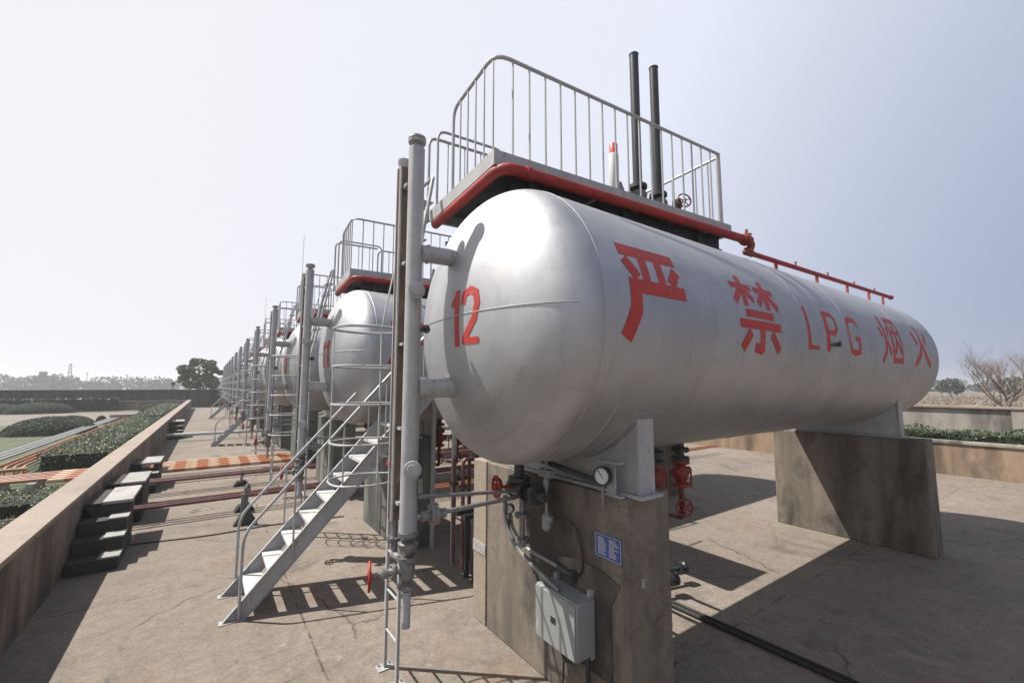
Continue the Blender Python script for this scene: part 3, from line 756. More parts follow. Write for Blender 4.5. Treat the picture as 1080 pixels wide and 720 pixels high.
# ------------------------------------------------------------ fittings on the nearest pier
XP = 2.87
o = empty('bottom_valve_set', (XP-.25, 3.6, 1.7)); tag(o, 'dark valve cluster with two red handwheels hanging under the nearest tank end', 'valve')
b = MB()
b.tube([(0,0,.72),(0,0,.12)], .05, 12); b.flange((0,0,.42),(0,0,1),.11,.02,8); b.flange((0,0,.22),(0,0,1),.11,.02,8)
b.lathe((0,-.0,.12),(0,1,0),[(-.17,.05),(-.12,.05),(-.12,.09),(-.08,.09),(-.06,.06),(0,.085),(.06,.06),(.08,.09),(.12,.09),(.12,.05),(.17,.05)],14)
b.tube([(0,-.15,.12),(0,-.42,.12)], .045, 12); b.flange((0,-.28,.12),(0,1,0),.10,.02,8)
b.build('valve_body', M['dark'], o)
b = MB(); b.tube([(0,.15,.1),(-.02,.32,.08)], .014, 8); handwheel(b, (-.03,.36,.08), (-.35,1,0), .085, .010, 5); b.build('handwheel', M['red'], o)
b = MB(); b.tube([(0,0,.14),(-.26,.02,.17)], .016, 8); handwheel(b, (-.26,.02,.17), (-1,.2,0), .10, .013, 5); b.build('handwheel', M['red'], o)
b = MB(); b.tube([(.0,-.05,.1),(.0,-.05,-.42)], .028, 10); b.flange((0,-.05,-.12),(0,0,1),.075,.015); b.tube([(.02,.28,.0),(.02,.28,-.30),(.03,.05,-.50),(.04,-.55,-.66)], .024, 8, bend=.12); b.flange((0,-.05,-.36),(0,0,1),.07,.02)
b.build('drain_line', M['valve'], o)
o = empty('pressure_transmitter', (XP-.16, 3.28, 1.9)); tag(o, 'slim grey instrument fitting hanging under the nearest tank beside the valves', 'instrument')
b = MB(); b.tube([(0,0,.35),(0,0,-.35)], .014, 8); b.box(-.03,.03,-.09,.09,.08,.15); b.lathe((0,0,-.05),(0,0,1),[(0,.014),(.05,.03),(.1,.03),(.13,.014)],10)
b.build('impulse_line', M['boxgrey'], o)
b = MB(); b.lathe((0,0,-.42),(0,0,1),[(0,.02),(.03,.045),(.14,.045),(.17,.02)],12); b.tube([(0,0,-.3),(0,-.08,-.3)],.03,10); b.build('transmitter_head', M['boxgrey'], o)
# pressure gauges
def gauge(loc, r, ax, label, black):
    o = empty('pressure_gauge', loc); tag(o, label, 'gauge', 'round pressure gauges'); ax = Vector(ax).normalized()
    b = MB(); b.lathe((0,0,0), ax, [(-.05,.0),(-.05,r*.8),(-.03,r),(.0,r),(.012,r*1.06),(.022,r*1.03),(.022,r*.86),(.008,r*.86)], 28); b.build('case', M['black' if black else 'dark'], o)
    b = MB(); b.lathe(ax*.010, ax, [(0,r*.85),(.003,r*.85)], 28); dl = b.build('dial', M['white'], o)
    b = MB(); ref = Vector((0,0,1)); y = ax.cross(ref).normalized(); p = ax*.0165
    b.bar(p - (ref*.3+y*.2)*r, p + (ref*.6+y*.45)*r, r*.06, .002, ax)
    for k in range(11):
        a = R(-135+27*k); q = ref*math.cos(a)+y*math.sin(a); b.bar(p+q*r*.66, p+q*r*.78, r*.04, .002, ax)
    b.build('needle', M['black'], o)
    b = MB(); b.tube([(0,0,-r),(0,0,-r-.18)], .012, 8); b.lathe((0,0,-r-.10),(0,0,1),[(0,.02),(.04,.02)],6); b.build('stem', M['valve'], o)
gauge((XP-.09, 2.62, 2.09), .078, (-1,-.25,.05), 'large round dial gauge with a black rim beside the steel saddle', True)
gauge((XP-.19, 3.86, 1.56), .052, (-.8,-.55,.05), 'small round dial gauge below the red handwheels', False)
o = empty('gauge_bracket', (XP-.02, 2.56, 2.0)); tag(o, 'pale bent plate bracket behind the large round gauge', 'bracket')
b = MB(); b.box(-.02,.02,-.10,.10,-.075,-.06); b.box(.0,.012,-.02,.08,-.06,.20); b.build('bracket_plate', M['grey'], o)
b = MB(); b.box(-.06,.02,-.10,.14,.205,.215); b.build('bracket_hood', M['grey'], o)
# cable and small pipe on the face of the pier
o = empty('pipe_run', (XP, 3.1, 1.6)); tag(o, 'thin dark conduit pipe crossing the top of the nearest pier face', 'pipe')
b = MB(); b.tube([(-.06,.35,.50),(-.05,-.40,.42)], .03, 8); b.build('conduit', M['dark'], o)
o = empty('instrument_cable', (XP-.01, 3.0, 1.3)); tag(o, 'looped black instrument cable hanging on the nearest pier face', 'cable')
b = MB(); b.tube([(-.14,.20,.30),(-.10,.10,.34),(-.03,.0,.28),(-.015,-.06,.05),(-.015,-.06,-.12),(-.03,.06,-.20),(-.03,.25,-.12)], .010, 8, bend=.1); b.build('cable', M['rubber'], o)
o = empty('bent_sampling_pipe', (XP, 3.3, 1.2)); tag(o, 'pale bent tube running down the nearest pier face to the box', 'pipe')
b = MB(); b.tube([(-.17,.56,.30),(-.15,.56,.15),(-.08,.42,-.02),(-.05,-.15,-.06)], .017, 8, bend=.12); b.build('tube', M['boxgrey'], o)
b = MB(); b.tube([(-.05,-.05,-.06),(-.05,-.22,-.07)], .03, 10); b.box(-.09,-.0,-.28,-.22,-.12,-.03); b.build('union', M['dark'], o)
# instrument box
o = empty('instrument_box', (XP, 3.06, .80)); tag(o, 'grey instrument box with a pale door mounted on the nearest pier', 'box')
b = MB(); b.box(-.25,-.03,-.27,.27,-.23,.23); b.build('enclosure', M['boxgrey'], o, .012)
b = MB(); b.box(-.268,-.252,-.262,.262,-.222,.222); b.build('door', M['boxgrey'], o, .006)
b = MB(); b.box(-.274,-.269,-.02,.04,-.02,.03); b.build('latch', M['black'], o)
b = MB()
for y in (-.22,.22):
    for z in (-.25,.25): b.box(-.06,-.001,y-.02,y+.02,z-.03,z+.03)
b.build('mounting_lug', M['grey'], o)
b = MB(); b.tube([(-.14,-.1,-.23),(-.14,-.1,-.30)], .02, 8); b.tube([(-.14,.05,-.23),(-.14,.05,-.29)], .02, 8)
b.tube([(-.14,.05,-.27),(-.14,.03,-.38),(-.12,-.1,-.36),(-.14,-.1,-.28)], .012, 8, bend=.06); b.build('cable_gland', M['dark'], o)
o = empty('backing_plate', (XP, 2.93, .80)); tag(o, 'faded round edged grey plate behind the instrument box', 'plate')
b = MB(); poly = [(.35,-.40),(-.30,-.40)] + [(-.30-.12*math.sin(R(a)), .22+.22*math.sin(R(a))*1.0) for a in (0,30,60)] + [(-.30+.1,.47),(.1,.48),(.35,.42)]
b.prism(poly, -.014, -.001, 'yz'); b.build('plate_sheet', M['pier'], o)
o = empty('conduit_drop', (XP-.07, 2.85, 0)); tag(o, 'bluish conduit dropping from the instrument box to the ground', 'conduit')
b = MB(); b.tube([(0,0,0),(0,0,.56)], .022, 10); b.build('conduit', M['black'], o)
b = MB(); b.tube([(-.06,.30,.0),(-.05,.26,.25),(-.06,.24,.50)], .009, 6, bend=.05); b.build('cable', M['rubber'], o)
# blue sign plate with rows of illegible printed lines
o = empty('information_sign', (XP, 2.655, 1.48)); tag(o, 'small blue printed plate on the face of the nearest pier', 'sign')
b = MB(); b.box(-.006,-.001,-.15,.15,-.10,.10); b.build('sign_plate', M['blue'], o)
b = MB(); r2 = random.Random(3)
for c in range(2):
    for k in range(9):
        y1 = .11 - c*.125; L = r2.uniform(.055,.095); z = .065 - k*.0165
        x = y1
        while x > y1 - L:
            wd = r2.uniform(.006,.016); b.box(-.0075,-.0062,x-wd,x,z-.004,z+.004); x -= wd+.005
for (ya,yb_,za,zb) in ((-.143,.143,.090,.093),(-.143,.143,-.093,-.090),(-.143,-.140,-.0895,.0895),(.140,.143,-.0895,.0895)): b.box(-.0075,-.0062,ya,yb_,za,zb)
b.build('printed_lines', M['white'], o)
o = empty('wall_tag', (3.05, YC-.87, 1.22)); tag(o, 'tiny pale tag fixed to the shaded side of the nearest pier', 'tag')
b = MB(); b.box(-.02,.02,-.008,-.001,-.035,.035); b.tube([(0,-.004,.02),(0,-.02,.02)], .008, 6); b.build('tag_plate', M['whiteslab'], o)

# ------------------------------------------------------------ liquid outlet lines under the tanks
def make_outlet():
    o = empty('outlet_line', (0, 0, 0))
    b = MB(); b.tube([(0,0,2.22),(0,0,1.98)], .05, 12); b.flange((0,0,2.05),(0,0,1),.11,.02,8); b.flange((0,0,1.94),(0,0,1),.11,.02,8); b.build('top_flange', M['dark'], o)
    b = MB(); b.lathe((0,0,1.58),(0,0,1),[(0,.05),(.03,.11),(.06,.11),(.08,.06),(.16,.10),(.22,.10),(.28,.06),(.30,.11),(.34,.11)],14)
    b.tube([(-.15,0,1.78),(.15,0,1.78)], .05, 10); b.tube([(.16,0,1.82),(.22,0,1.80),(.22,0,1.55)], .012, 6, bend=.03); b.build('valve_body', M['redfade'], o)
    b = MB(); b.tube([(0,0,1.58),(0,0,1.30)], .035, 10); b.tube([(0,0,1.30),(0,0,1.22),(0,.9,1.18)], .03, 10, bend=.08); b.build('drop_pipe', M['maroon'], o)
    b = MB(); b.tube([(0,0,1.36),(-.05,-.06,1.36)], .014, 6); handwheel(b, (-.05,-.07,1.36), (-.6,-1,.1), .10, .013, 6); b.build('handwheel', M['redfade'], o)
    return o
ou0 = make_outlet(); first = True
WH = ['first', 'second', 'third']
for i in range(12):
    for k, x in enumerate((4.0, 4.42, 4.93)):
        o = ou0 if first else copy_tree(ou0); first = False
        o.location = (x, YC + SP*i, 0)
        tag(o, f'rusty red outlet valve with handwheel under the {NAMES[i]} tank, {WH[k]} one behind its near pier', 'valve', 'outlet valves hanging under the tanks')
# black capped pipes and ground hose under the near tank
for k, (x, y, l) in enumerate(((5.32, 3.80, 'lower capped end of a black pipe lying just behind the nearest pier'), (5.75, 3.95, 'upper capped end of a black pipe lying behind the nearest pier'))):
    o = empty('capped_pipe', (x, y, .22)); tag(o, l, 'pipe', 'capped black pipes')
    b = MB(); b.tube([(0,0,0),(-1.9,.45,0)], .035, 10); b.build('pipe_length', M['black'], o)
    b = MB(); b.lathe((0,0,0),(1,-.24,0),[(-.02,.04),(-.02,.085),(.03,.085),(.03,.06),(.06,.085),(.10,.085)],16); b.build('end_cap', M['black'], o)
    b = MB(); b.box(-.9,-.8,.12,.30,-.22,-.036); b.build('support_block', M['step'], o)
o = empty('ground_pipe', (4.4, 5.6, .03)); tag(o, 'thin black pipe lying across the shaded yard in the foreground', 'pipe')
b = MB(); b.tube([(0,0,0),(.68,-1.95,0),(.75,-3.75,0),(.8,-6,0)], .026, 8); b.tube([(.09,0,0),(.77,-1.95,0),(.84,-3.75,0),(.89,-6,0)], .018, 8); b.build('pipe_length', M['rubber'], o)

# ------------------------------------------------------------ pipelines crossing the yard
def pipeline(y, z, r, x0, x1, mat, label, grp, name='pipeline', elbow=False):
    o = empty(name, (0, y, z)); tag(o, label, 'pipe', grp)
    b = MB(); pts = [(x0,0,0),(x1,0,0)]
    if elbow: pts.append((x1,0,-z+.02))
    b.tube(pts, r, 12, bend=.12 if elbow else 0)
    x = x0+3.1
    b.build('pipe_length', mat, o)
    return o
ordn = ['nearest', 'middle', 'farthest']
for k in range(3):
    pipeline(11.75+.19*k, .36, .036, -11, 18, M['maroon'], f'dark maroon pipe crossing the yard nearest the camera, {ordn[k]} of its three', 'maroon pipes in the near bundle')
    pipeline(14.72+.19*k, .36, .036, -13, 18, M['maroon'], f'dark maroon pipe in the second bundle across the yard, {ordn[k]} of its three', 'maroon pipes in the second bundle')
q4 = ['nearest', 'second', 'third', 'fourth', 'farthest']
for k in range(5):
    pipeline(16.5+.36*k, .36, .062, -3.3, 2.55, M['stripe'], f'banded orange pipe from the parapet toward the tanks, {q4[k]} of its five', 'banded orange pipes', elbow=True)
for k in range(2):
    o = pipeline(28.2+.35*k, .34, .07, -3.5, 2.7, M['rail'], f'pale pipe on low supports near the second staircase, {("nearer","farther")[k]} of two', 'pale far pipes', elbow=True)
for k in range(3):
    pipeline(10.15+.16*k, .30, .022, 3.4, 18, M['orange'], f'thin orange pipe under the tanks between the near piers, {ordn[k]} of its three', 'thin orange pipes under the tanks')
for k in range(3):
    o = empty('rack_pipe', (3.15, 5.45+.24*k, .95)); tag(o, f'dark pipe on the low rack behind the nearest pillar, {ordn[k]} of its three', 'pipe', 'dark rack pipes')
    b = MB(); b.tube([(0,0,0),(1.75,0,0),(1.75,0,-.94)], .045, 10, bend=.15); b.box(.15,.21,-.03,.03,-.945,-.04); b.build('pipe_length', M['black'], o)
    b = MB(); b.flange((.6,0,0),(1,0,0),.1,.02,8); b.build('flange', M['dark'], o)
for k in range(2):
    o = empty('loop_pipe', (3.3, 6.0+.3*k, 0)); tag(o, f'rusty red inverted loop pipe beside the nearest pillar, {("nearer","farther")[k]} of two', 'pipe', 'red loop pipes')
    b = MB(); b.tube([(0,0,.1),(0,0,1.72),(.28,0,1.72),(.28,0,.1)], .030, 10, bend=.08); b.build('pipe_length', M['maroon'], o)
    b = MB(); b.flange((0,0,1.3),(0,0,1),.075,.016); b.flange((.28,0,1.1),(0,0,1),.075,.016); b.build('flange', M['dark'], o)
# clamp posts under the pipes
def make_post():
    o = empty('pipe_support', (0,0,0))
    b = MB(); b.box(-.035,.035,-.035,.035,0,.30); b.box(-.04,.04,-.25,.25,.30,.325); b.build('post', M['grey'], o)
    b = MB(); b.prism([(-.2,0),(.2,0),(.10,.12),(-.10,.12)], -.16, .16); b.build('footing', M['step'], o, .01)
    b = MB()
    for y in (-.2,0,.2): b.ring((0,y,.37),(1,0,0),.04,.008,10,5)
    b.build('clamp', M['dark'], o)
    return o
po = make_post(); first = True
for (y, xs, w_) in ((11.99, (.85, 6.5, 12), 'nearest maroon bundle'), (14.92, (.95, 6.5, 12), 'second maroon bundle')):
    for x, nm in zip(xs, ('near the parapet', 'in the middle of the yard', 'toward the right wall')):
        o = po if first else copy_tree(po); first = False; o.location = (x, y, 0)
        tag(o, f'small clamp post carrying the {w_} {nm}', 'pipe support', 'pipe supports')
o = empty('tripod_support', (.80, 10.75, 0)); tag(o, 'dark pyramid footed stand with a valve on the ground left of the stair', 'stand')
b = MB(); b.prism([(-.22,0),(.22,0),(.03,.34),(-.03,.34)], -.09, .09); b.build('footing', M['dark'], o, .01)
b = MB(); b.tube([(0,0,.3),(0,0,.66)], .03, 8); b.lathe((0,0,.62),(0,0,1),[(0,.04),(.06,.06),(.14,.06),(.2,.02)],10); b.box(-.1,-.03,-.03,.03,.28,.62); b.build('fitting', M['valve'], o)
o = empty('hose', (0, 0, 0)); tag(o, 'thin dark hose lying across the ground below the nearest maroon pipes', 'hose')
b = MB(); b.tube([(-1.0,10.55,.014),(.2,10.3,.014),(1.2,10.35,.014),(2.6,10.1,.014)], .012, 6, bend=.3); b.build('hose_length', M['rubber'], o)

# ------------------------------------------------------------ stepped stile by the parapet
def stile(y, n, label, h=.86, pillars=False):
    o = empty('concrete_steps', (XW, y, 0)); tag(o, label, 'steps', 'dark concrete steps by the parapet')
    x0, x1 = .02, .62
    b = MB()
    for k in range(n):
        zt = h*(n-k)/(n+1); b.box(x0, x1, -.34*(k+1), -.34*k-.004, 0, zt-.03)
    b.box(x0, x0+.12, .0, 1.25, 0, h-.06); b.box(x1-.12, x1, .0, 1.25, 0, h-.06) if pillars else b.box(x0, x1, .0, .5, 0, h-.06)
    b.box(x0, x0+.21, .0, 1.25, h-.058, h-.02); b.build('step_block', M['step'], o, .012)  # dark strip next to the parapet: wall shade on the slab, built as colour
    for k in range(n):
        b = MB(); zt = h*(n-k)/(n+1); b.box(x1-.24, x1+.02, -.34*(k+1)-.02, -.34*k-.006, zt-.028, zt)
        b.build('step_nosing', M['whiteslab'], o, .006)
    b = MB(); b.box(x0+.22, x1+.03, -.02, 1.3 if not pillars else 1.28, h-.055, h); b.build('top_slab', M['whiteslab'], o, .01)
    return o
stile(10.35, 3, 'dark steps with a pale slab on top, nearest by the parapet wall', .86)
stile(12.25, 0, 'pale slab on dark legs bridging the pipes, second along the parapet', .84, True)
stile(15.9, 2, 'dark block with a pale top where the orange pipes leave the parapet', .72, True)
stile(30.5, 3, 'far dark steps against the parapet beyond the orange pipes', .9)

# ------------------------------------------------------------ garden pipes
for k in range(3):
    o = empty('garden_pipe', (-5.55-.22*k, 20, .38)); tag(o, f'long grey pipe running along the garden, {("right","middle","left")[k]} of its three', 'pipe', 'grey garden pipes')
    b = MB(); b.tube([(0,-12,0),(0,30,0)], .05, 10); b.build('pipe_length', M['rail'], o)
for k in range(4):
    x = -4.55-.2*k
    o = empty('garden_pipe', (x, 20, .30)); tag(o, f'orange pipe running along the garden beside the grey pipes, {("first","second","third","fourth")[k]} from the hedge', 'pipe', 'orange garden pipes')
    b = MB(); b.tube([(0,-.2,-.28),(0,.05,.06),(0,22,.06),(0,27,.06)], .04, 8, bend=.3); b.build('pipe_length', M['orange'], o)
o = empty('orange_manifold', (-4.7, 17.2, 0)); tag(o, 'low tangle of orange pipes at the end of the near hedge', 'pipes')
b = MB()
for k in range(5): b.tube([(-1.6,.1+.2*k,.30),(1.6,.3*k-.2,.34)], .045, 8)
b.tube([(-.9,-.8,.3),(-.6,1.4,.42),(.5,1.6,.42)], .05, 8, bend=.3); b.build('crossing_pipes', M['orange'], o)
b = MB(); 
for k in range(4): b.box(-1.2+.7*k,-1.05+.7*k,-.2,.9,0,.24)
b.build('support_block', M['whiteslab'], o)
for y in (22, 28, 34, 40):
    pass

# ------------------------------------------------------------ foliage helpers
def leaf_mesh(name, P, size, rng, up=None, aspect=.6):
    n = len(P); a = rng.normal(size=(n,3)); a /= np.linalg.norm(a, axis=1)[:,None]
    c = rng.normal(size=(n,3)); b2 = np.cross(a, c); b2 /= np.linalg.norm(b2, axis=1)[:,None]
    s = size*rng.uniform(.6, 1.3, n)[:,None]
    A = a*s*.5; B = b2*s*.5*aspect
    V = np.stack([P-A, P+B, P+A, P-B], 1).reshape(-1,3)
    me = bpy.data.meshes.new(name)
    me.vertices.add(4*n); me.vertices.foreach_set('co', V.astype(np.float32).ravel())
    me.loops.add(4*n); me.loops.foreach_set('vertex_index', np.arange(4*n, dtype=np.int32))
    me.polygons.add(n); me.polygons.foreach_set('loop_start', np.arange(0, 4*n, 4, dtype=np.int32)); me.polygons.foreach_set('loop_total', np.full(n, 4, dtype=np.int32))
    me.update(calc_edges=True); me.validate(); return me
def leaf_obj(name, P, size, mat, parent, seed=1, aspect=.6):
    me = leaf_mesh(name, np.asarray(P, float), size, np.random.default_rng(seed), aspect=aspect); me.materials.append(mat)
    o = bpy.data.objects.new(name, me); COL.objects.link(o); o.parent = parent; return o
HG = 'clipped hedges'
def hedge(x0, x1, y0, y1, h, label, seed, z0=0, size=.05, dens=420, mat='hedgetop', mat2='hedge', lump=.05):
    o = empty('hedge', ((x0+x1)/2, (y0+y1)/2, z0)); tag(o, label, 'hedge', HG)
    rg = np.random.default_rng(seed); a, b_ = (x1-x0)/2, (y1-y0)/2
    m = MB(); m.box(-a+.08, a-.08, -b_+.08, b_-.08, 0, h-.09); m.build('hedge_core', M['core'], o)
    def wob(x, y): return lump*(np.sin(x*3.1+seed)+np.sin(y*2.3+1.7*seed)+np.sin(y*5.1+x*4))/2
    n = int(4*a*b_*dens); x = rg.uniform(-a, a, n); y = rg.uniform(-b_, b_, n)
    edge = np.minimum(np.minimum(a-np.abs(x), b_-np.abs(y))/.12, 1); z = h - rg.exponential(.03, n) + wob(x, y) - .06*(1-edge)
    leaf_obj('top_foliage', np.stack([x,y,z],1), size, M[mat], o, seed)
    P = []
    for L, f in ((2*b_, 0), (2*a, 1)):
        for s in (-1, 1):
            n = int(L*h*dens*.9); u = rg.uniform(-L/2, L/2, n); zz = rg.uniform(.02, h, n); d = rg.exponential(.03, n)
            w_ = wob(u, zz*2)
            P.append(np.stack([s*(a-d+w_), u, zz],1) if f == 0 else np.stack([u, s*(b_-d+w_), zz],1))
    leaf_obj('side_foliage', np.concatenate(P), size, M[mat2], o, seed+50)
    return o
hedge(-3.75, -2.35, 7.0, 11.2, .66, 'lower left hedge nearest the camera beside the parapet', 1)
hedge(-5.0, -2.35, 12.6, 14.4, .62, 'short hedge between the two maroon pipe bundles beside the parapet', 2)
hedge(-4.1, -2.45, 15.5, 16.4, .5, 'tiny clipped hedge before the orange pipes', 12) if False else None
hedge(-4.15, -2.5, 19.3, 38.5, .78, 'long clipped hedge running away along the parapet', 3, dens=260, size=.07)
hedge(-4.3, -2.6, 41, 66, .80, 'far clipped hedge at the end of the parapet', 4, dens=130, size=.1)
hedge(-60, -8.5, 67.2, 69.0, 1.45, 'dark tall hedge in front of the boundary wall', 5, dens=16, size=.3, mat='evergreen', mat2='evergreen')
hedge(20.1, 21.0, -6, 12, .42, 'leafy green planting on top of the right retaining wall', 6, z0=.95, dens=520, size=.075, mat='hedge', lump=.12)
def mound(x, y, rx, ry, h, label, seed):
    o = empty('round_bush', (x, y, 0)); tag(o, label, 'bush', 'clipped dome bushes')
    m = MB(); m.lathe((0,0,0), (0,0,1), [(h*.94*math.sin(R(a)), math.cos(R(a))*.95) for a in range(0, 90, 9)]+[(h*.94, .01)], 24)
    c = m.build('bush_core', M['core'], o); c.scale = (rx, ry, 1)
    rg = np.random.default_rng(seed); n = int(5000*rx*ry/2)+2500
    th = rg.uniform(0, 2*np.pi, n); ph = np.arcsin(rg.uniform(0, 1, n)); k = 1 - rg.exponential(.015, n) + .02*np.sin(th*5+seed)
    P = np.stack([rx*np.cos(ph)*np.cos(th)*k, ry*np.cos(ph)*np.sin(th)*k, h*np.sin(ph)*k+.02], 1)
    leaf_obj('foliage', P, .07, M['mound'], o, seed)
mound(-7.5, 37.2, 2.05, 1.6, 1.0, 'largest dome bush on the lawn beside the grey pipes', 21)
mound(-11.9, 39.4, 1.75, 1.6, 1.0, 'dome bush at the left edge of the lawn', 22)
mound(-10.6, 33.0, 1.1, 1.1, .8, 'nearest dome bush cut by the left frame edge', 23)
mound(-7.9, 43.8, 1.3, 1.1, .7, 'small dark dome bush behind the largest one', 24)
mound(-17.2, 66, 2.0, 1.5, 1.0, 'rounded bush at left beyond the garden path', 25)
mound(-14.2, 65.2, 2.7, 1.6, 1.15, 'wide rounded bush beyond the garden path, right of its neighbour', 26)
mound(-5.0, 63, 1.1, 1.0, .95, 'small rounded bush close to the short return wall', 27)
mound(-6.4, 44.5, .35, .35, .6, 'tiny ball bush at the far end of the grey pipes', 28)
o = empty('garden_kerb', (-7, 45.5, 0)); tag(o, 'pale green kerb strip crossing the garden behind the hedges', 'kerb')
b = MB(); b.box(.9, 4.9, 0, .35, 0, .62); b.build('kerb_body', M['coping'], o, .02)

# ------------------------------------------------------------ trees
def branch(mb, p, d, L, r, depth, rng, tips, spread=.55, upb=.25):
    n = 4; pts = [p]; rs = [r]
    for i in range(n):
        d = (d + Vector((rng.uniform(-.18,.18), rng.uniform(-.18,.18), rng.uniform(-.08,.14)))).normalized()
        pts.append(pts[-1] + d*L/n); rs.append(r*(1-.45*(i+1)/n))
    mb.tube(pts, rs, 5 if depth > 1 else 4, cap=False)
    if depth == 0: tips.append(pts[-1]); return
    for k in range(rng.choice((3, 3, 4))):
        t = rng.uniform(.35, 1); q = pts[min(n, int(t*n)+0)]
        a = rng.uniform(0, 6.28); e = Vector((math.cos(a), math.sin(a), rng.uniform(-.1,.8)+upb)).normalized()
        branch(mb, q, (d*(1-spread) + e*spread).normalized(), L*rng.uniform(.6,.82), rs[-1]*.8, depth-1, rng, tips, spread, upb)
    tips.append(pts[-1])
def leafy(name, x, y, h, w_, trunk, label, seed, mat, n=9000, leafsz=.3, z0=0):
    o = empty(name, (x, y, z0)); tag(o, label, 'tree', None)
    rng = random.Random(seed); rg = np.random.default_rng(seed)
    tr = MB(); tips = []
    pts = [Vector((0,0,0)), Vector((.05*w_,.0,trunk*.5)), Vector((.02*w_,.03*w_,trunk))]
    tr.tube(pts, [h*.035, h*.028, h*.024], 8)
    for k in range(6):
        a = k*1.05+rng.uniform(-.3,.3); d = Vector((math.cos(a)*.8, math.sin(a)*.8, rng.uniform(.5,1.2))).normalized()
        branch(tr, pts[-1], d, h*.30, h*.014, 1, rng, tips, .5, .3)
    tr.build('trunk', M['bark'], o)
    P = []; cc = []
    for k in range(46):
        a = rng.uniform(0, 6.28); ph = rng.uniform(-.75, 1.0); rr = rng.uniform(.55, .95)
        cz = trunk + (h-trunk)*.5
        cc.append((math.cos(a)*w_/2*math.sqrt(max(0,1-ph*ph*.8))*rr, math.sin(a)*w_/2*math.sqrt(max(0,1-ph*ph*.8))*rr, cz + ph*(h-trunk)*.44, w_*rng.uniform(.07,.15)))
    for (cx, cy, cz, cr) in cc:
        q = rg.normal(size=(n//46, 3)); q /= np.linalg.norm(q, axis=1)[:,None]; q *= (rg.uniform(.35,1,(len(q),1))**.5)*cr; q[:,2] *= .8
        P.append(q + [cx, cy, cz])
    leaf_obj('crown', np.concatenate(P), leafsz, M[mat], o, seed)
    return o
leafy('broadleaf_tree', -1.0, 75.5, 6.7, 5.3, 2.0, 'round leafy tree standing alone behind the boundary wall', 31, 'tree', 12000, .28)
leafy('evergreen_tree', 30.5, .85, 5.6, 3.2, .6, 'dark evergreen tree at the right edge behind the outer wall', 32, 'evergreen', 9000, .16)
o = empty('bare_tree', (27.5, 2.95, 0)); tag(o, 'leafless pale branched tree behind the outer wall on the right', 'tree')
tr = MB(); rng = random.Random(12); tips = []
tr.tube([(0,0,0),(.03,.02,1.1),(0,.0,2.2)], [.17,.14,.12], 8)
for k in range(7):
    a = k*.9+.3; d = Vector((math.cos(a), math.sin(a), rng.uniform(.45,1.4))).normalized()
    branch(tr, Vector((0,0,1.9+rng.uniform(-.3,.5))), d, 1.35, .045, 5, rng, tips, .48, .24)
tr.build('trunk', M['palebark'], o)
# small trees across the right-hand field
for k, (x, y, h) in enumerate(((150, 25, 4.4), (135, 13, 4.2), (160, 5, 4.6), (170, 40, 4.6), (128, 9, 3.9), (180, 18, 5))):
    leafy('field_tree', x, y, h, h*1.1, h*.2, f'distant field tree on the right horizon, {("first","second","third","fourth","fifth","sixth")[k]} planted clump', 60+k, 'fartree', 1800, .8)['group'] = 'distant field trees'
rg = np.random.default_rng(5)
# dry reeds beyond the outer wall
n = 26000; x = 30 + rg.uniform(0, 1, n)**1.4*110; y = rg.uniform(-60, 90, n); z = rg.uniform(.0, 1.15, n)
o = leaf_obj('dry_reeds', np.stack([x, y, z], 1), .7, M['drygrass'], None, 8, .12); tag(o, 'pale dry reeds across the field beyond the outer wall', 'reeds', None, 'stuff')
# distant tree belts, one mass each
def belt(name, y0, x0, x1, h, n, seed, label, axis='x', base=0):
    rg = np.random.default_rng(seed); P = []
    k = int((x1-x0)/3.2)
    for i in range(k):
        cx = rg.uniform(x0, x1); cy = y0 + rg.uniform(-15, 15); r = rg.uniform(.45, 1)*h*.9
        q = rg.normal(size=(n, 3)); q /= np.linalg.norm(q, axis=1)[:,None]; q *= (rg.uniform(.3, 1, (n,1))**.5)
        q *= [r*.9, r*.9, r*.5]; P.append(q + [cx, cy, r*.5+base])
    P = np.concatenate(P)
    if axis == 'y': P = P[:, [1, 0, 2]]
    o = leaf_obj(name, P, 1.6, M['fartree'], None, seed, .8); tag(o, label, 'trees', None, 'stuff')
belt('distant_woods', 330, -330, 60, 10.5, 170, 71, 'hazy distant belt of trees along the left horizon')
belt('distant_woods', 300, -150, 250, 7.5, 170, 72, 'hazy distant belt of trees along the right horizon', 'y')
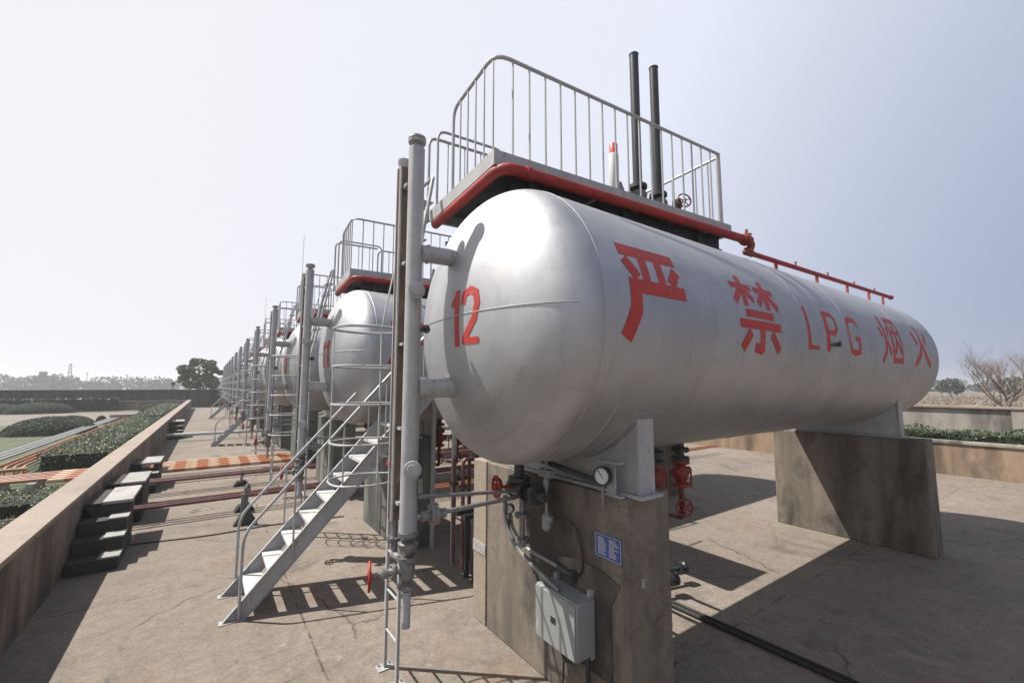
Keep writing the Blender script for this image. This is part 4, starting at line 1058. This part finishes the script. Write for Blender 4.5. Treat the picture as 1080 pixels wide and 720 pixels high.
# distant buildings and masts
o = empty('distant_building', (-66, 300, 0)); o.scale = (.55, .55, .95); tag(o, 'small blocky building above the hazy tree line on the left', 'building')
b = MB(); b.box(-5,5,0,8,0,7.6); b.box(-1.6,2.6,1,6,7.6,10.2); b.build('wall', M['plaster'], o)
b = MB(); b.box(-5.3,5.3,-.3,8.3,7.602,7.9); b.build('roof', M['step'], o)
b = MB(); [b.box(-4.2+k*1.8,-3.2+k*1.8,-.06,-.01,4.4,6) for k in range(5)]; b.build('window', M['window'], o)
def pylon(x, y, h, w_, label):
    o = empty('lattice_mast', (x, y, 0)); tag(o, label, 'mast', 'distant masts'); b = MB()
    for sx in (-1,1):
        for sy in (-1,1): b.tube([(sx*w_, sy*w_, 0), (sx*w_*.25, sy*w_*.25, h)], .16, 4)
    k = 0; z = 0
    while z < h-2:
        s = 1-.75*z/h; s2 = 1-.75*(z+2.5)/h
        b.tube([(-w_*s,-w_*s,z),(w_*s2,-w_*s2,z+2.5)], .09, 4); b.tube([(w_*s,w_*s,z),(-w_*s2,w_*s2,z+2.5)], .09, 4); b.tube([(w_*s,-w_*s,z),(w_*s2,w_*s2,z+2.5)], .09, 4); z += 2.5
    b.tube([(-w_*1.3,0,h*.93),(w_*1.3,0,h*.93)], .12, 4); b.build('lattice', M['pylon'], o)
pylon(-75, 400, 17.5, 1.3, 'tall lattice mast above the left tree line')
for k, (x, h, l) in enumerate(((-84, 10.5, 'thin pole farthest left above the distant trees'), (-50, 9.5, 'thin pole above the distant trees right of the lattice mast'), (-35, 9, 'short pole above the distant trees nearer the round tree'))):
    o = empty('utility_pole', (x, 300, 0)); tag(o, l, 'pole', 'distant poles'); b = MB(); b.tube([(0,0,0),(0,0,h)], .13, 5); b.build('pole', M['pylon'], o)
    b = MB(); b.tube([(-.8,0,h-.6),(.8,0,h-.6)], .08, 4); b.build('cross_arm', M['pylon'], o)
o = empty('garden_lamp', (-3.7, 71.0, 0)); tag(o, 'small dark lamp post in front of the boundary wall by the round tree', 'lamp post')
b = MB(); b.tube([(0,0,0),(0,0,2.9)], .05, 6); b.build('pole', M['black'], o)
b = MB(); b.lathe((0,0,2.9),(0,0,1),[(0,.06),(.1,.2),(.4,.22),(.5,.05)],10); b.build('lamp_head', M['black'], o)

# ------------------------------------------------------------ haze
HAZE = .0012
if HAZE:
    b = MB(); b.box(-1600, 1600, -1600, 1600, -1.2, 20.5)
    m = bpy.data.materials.new('haze'); m.use_nodes = True; nt = m.node_tree
    nt.nodes.remove(nt.nodes['Principled BSDF']); pv = nt.nodes.new('ShaderNodeVolumePrincipled')
    pv.inputs['Color'].default_value = (.93, .95, 1, 1); pv.inputs['Density'].default_value = HAZE; pv.inputs['Anisotropy'].default_value = .3
    nt.links.new(pv.outputs[0], nt.nodes['Material Output'].inputs['Volume'])
    o = b.build('haze', m); tag(o, None, None, None, 'stuff')
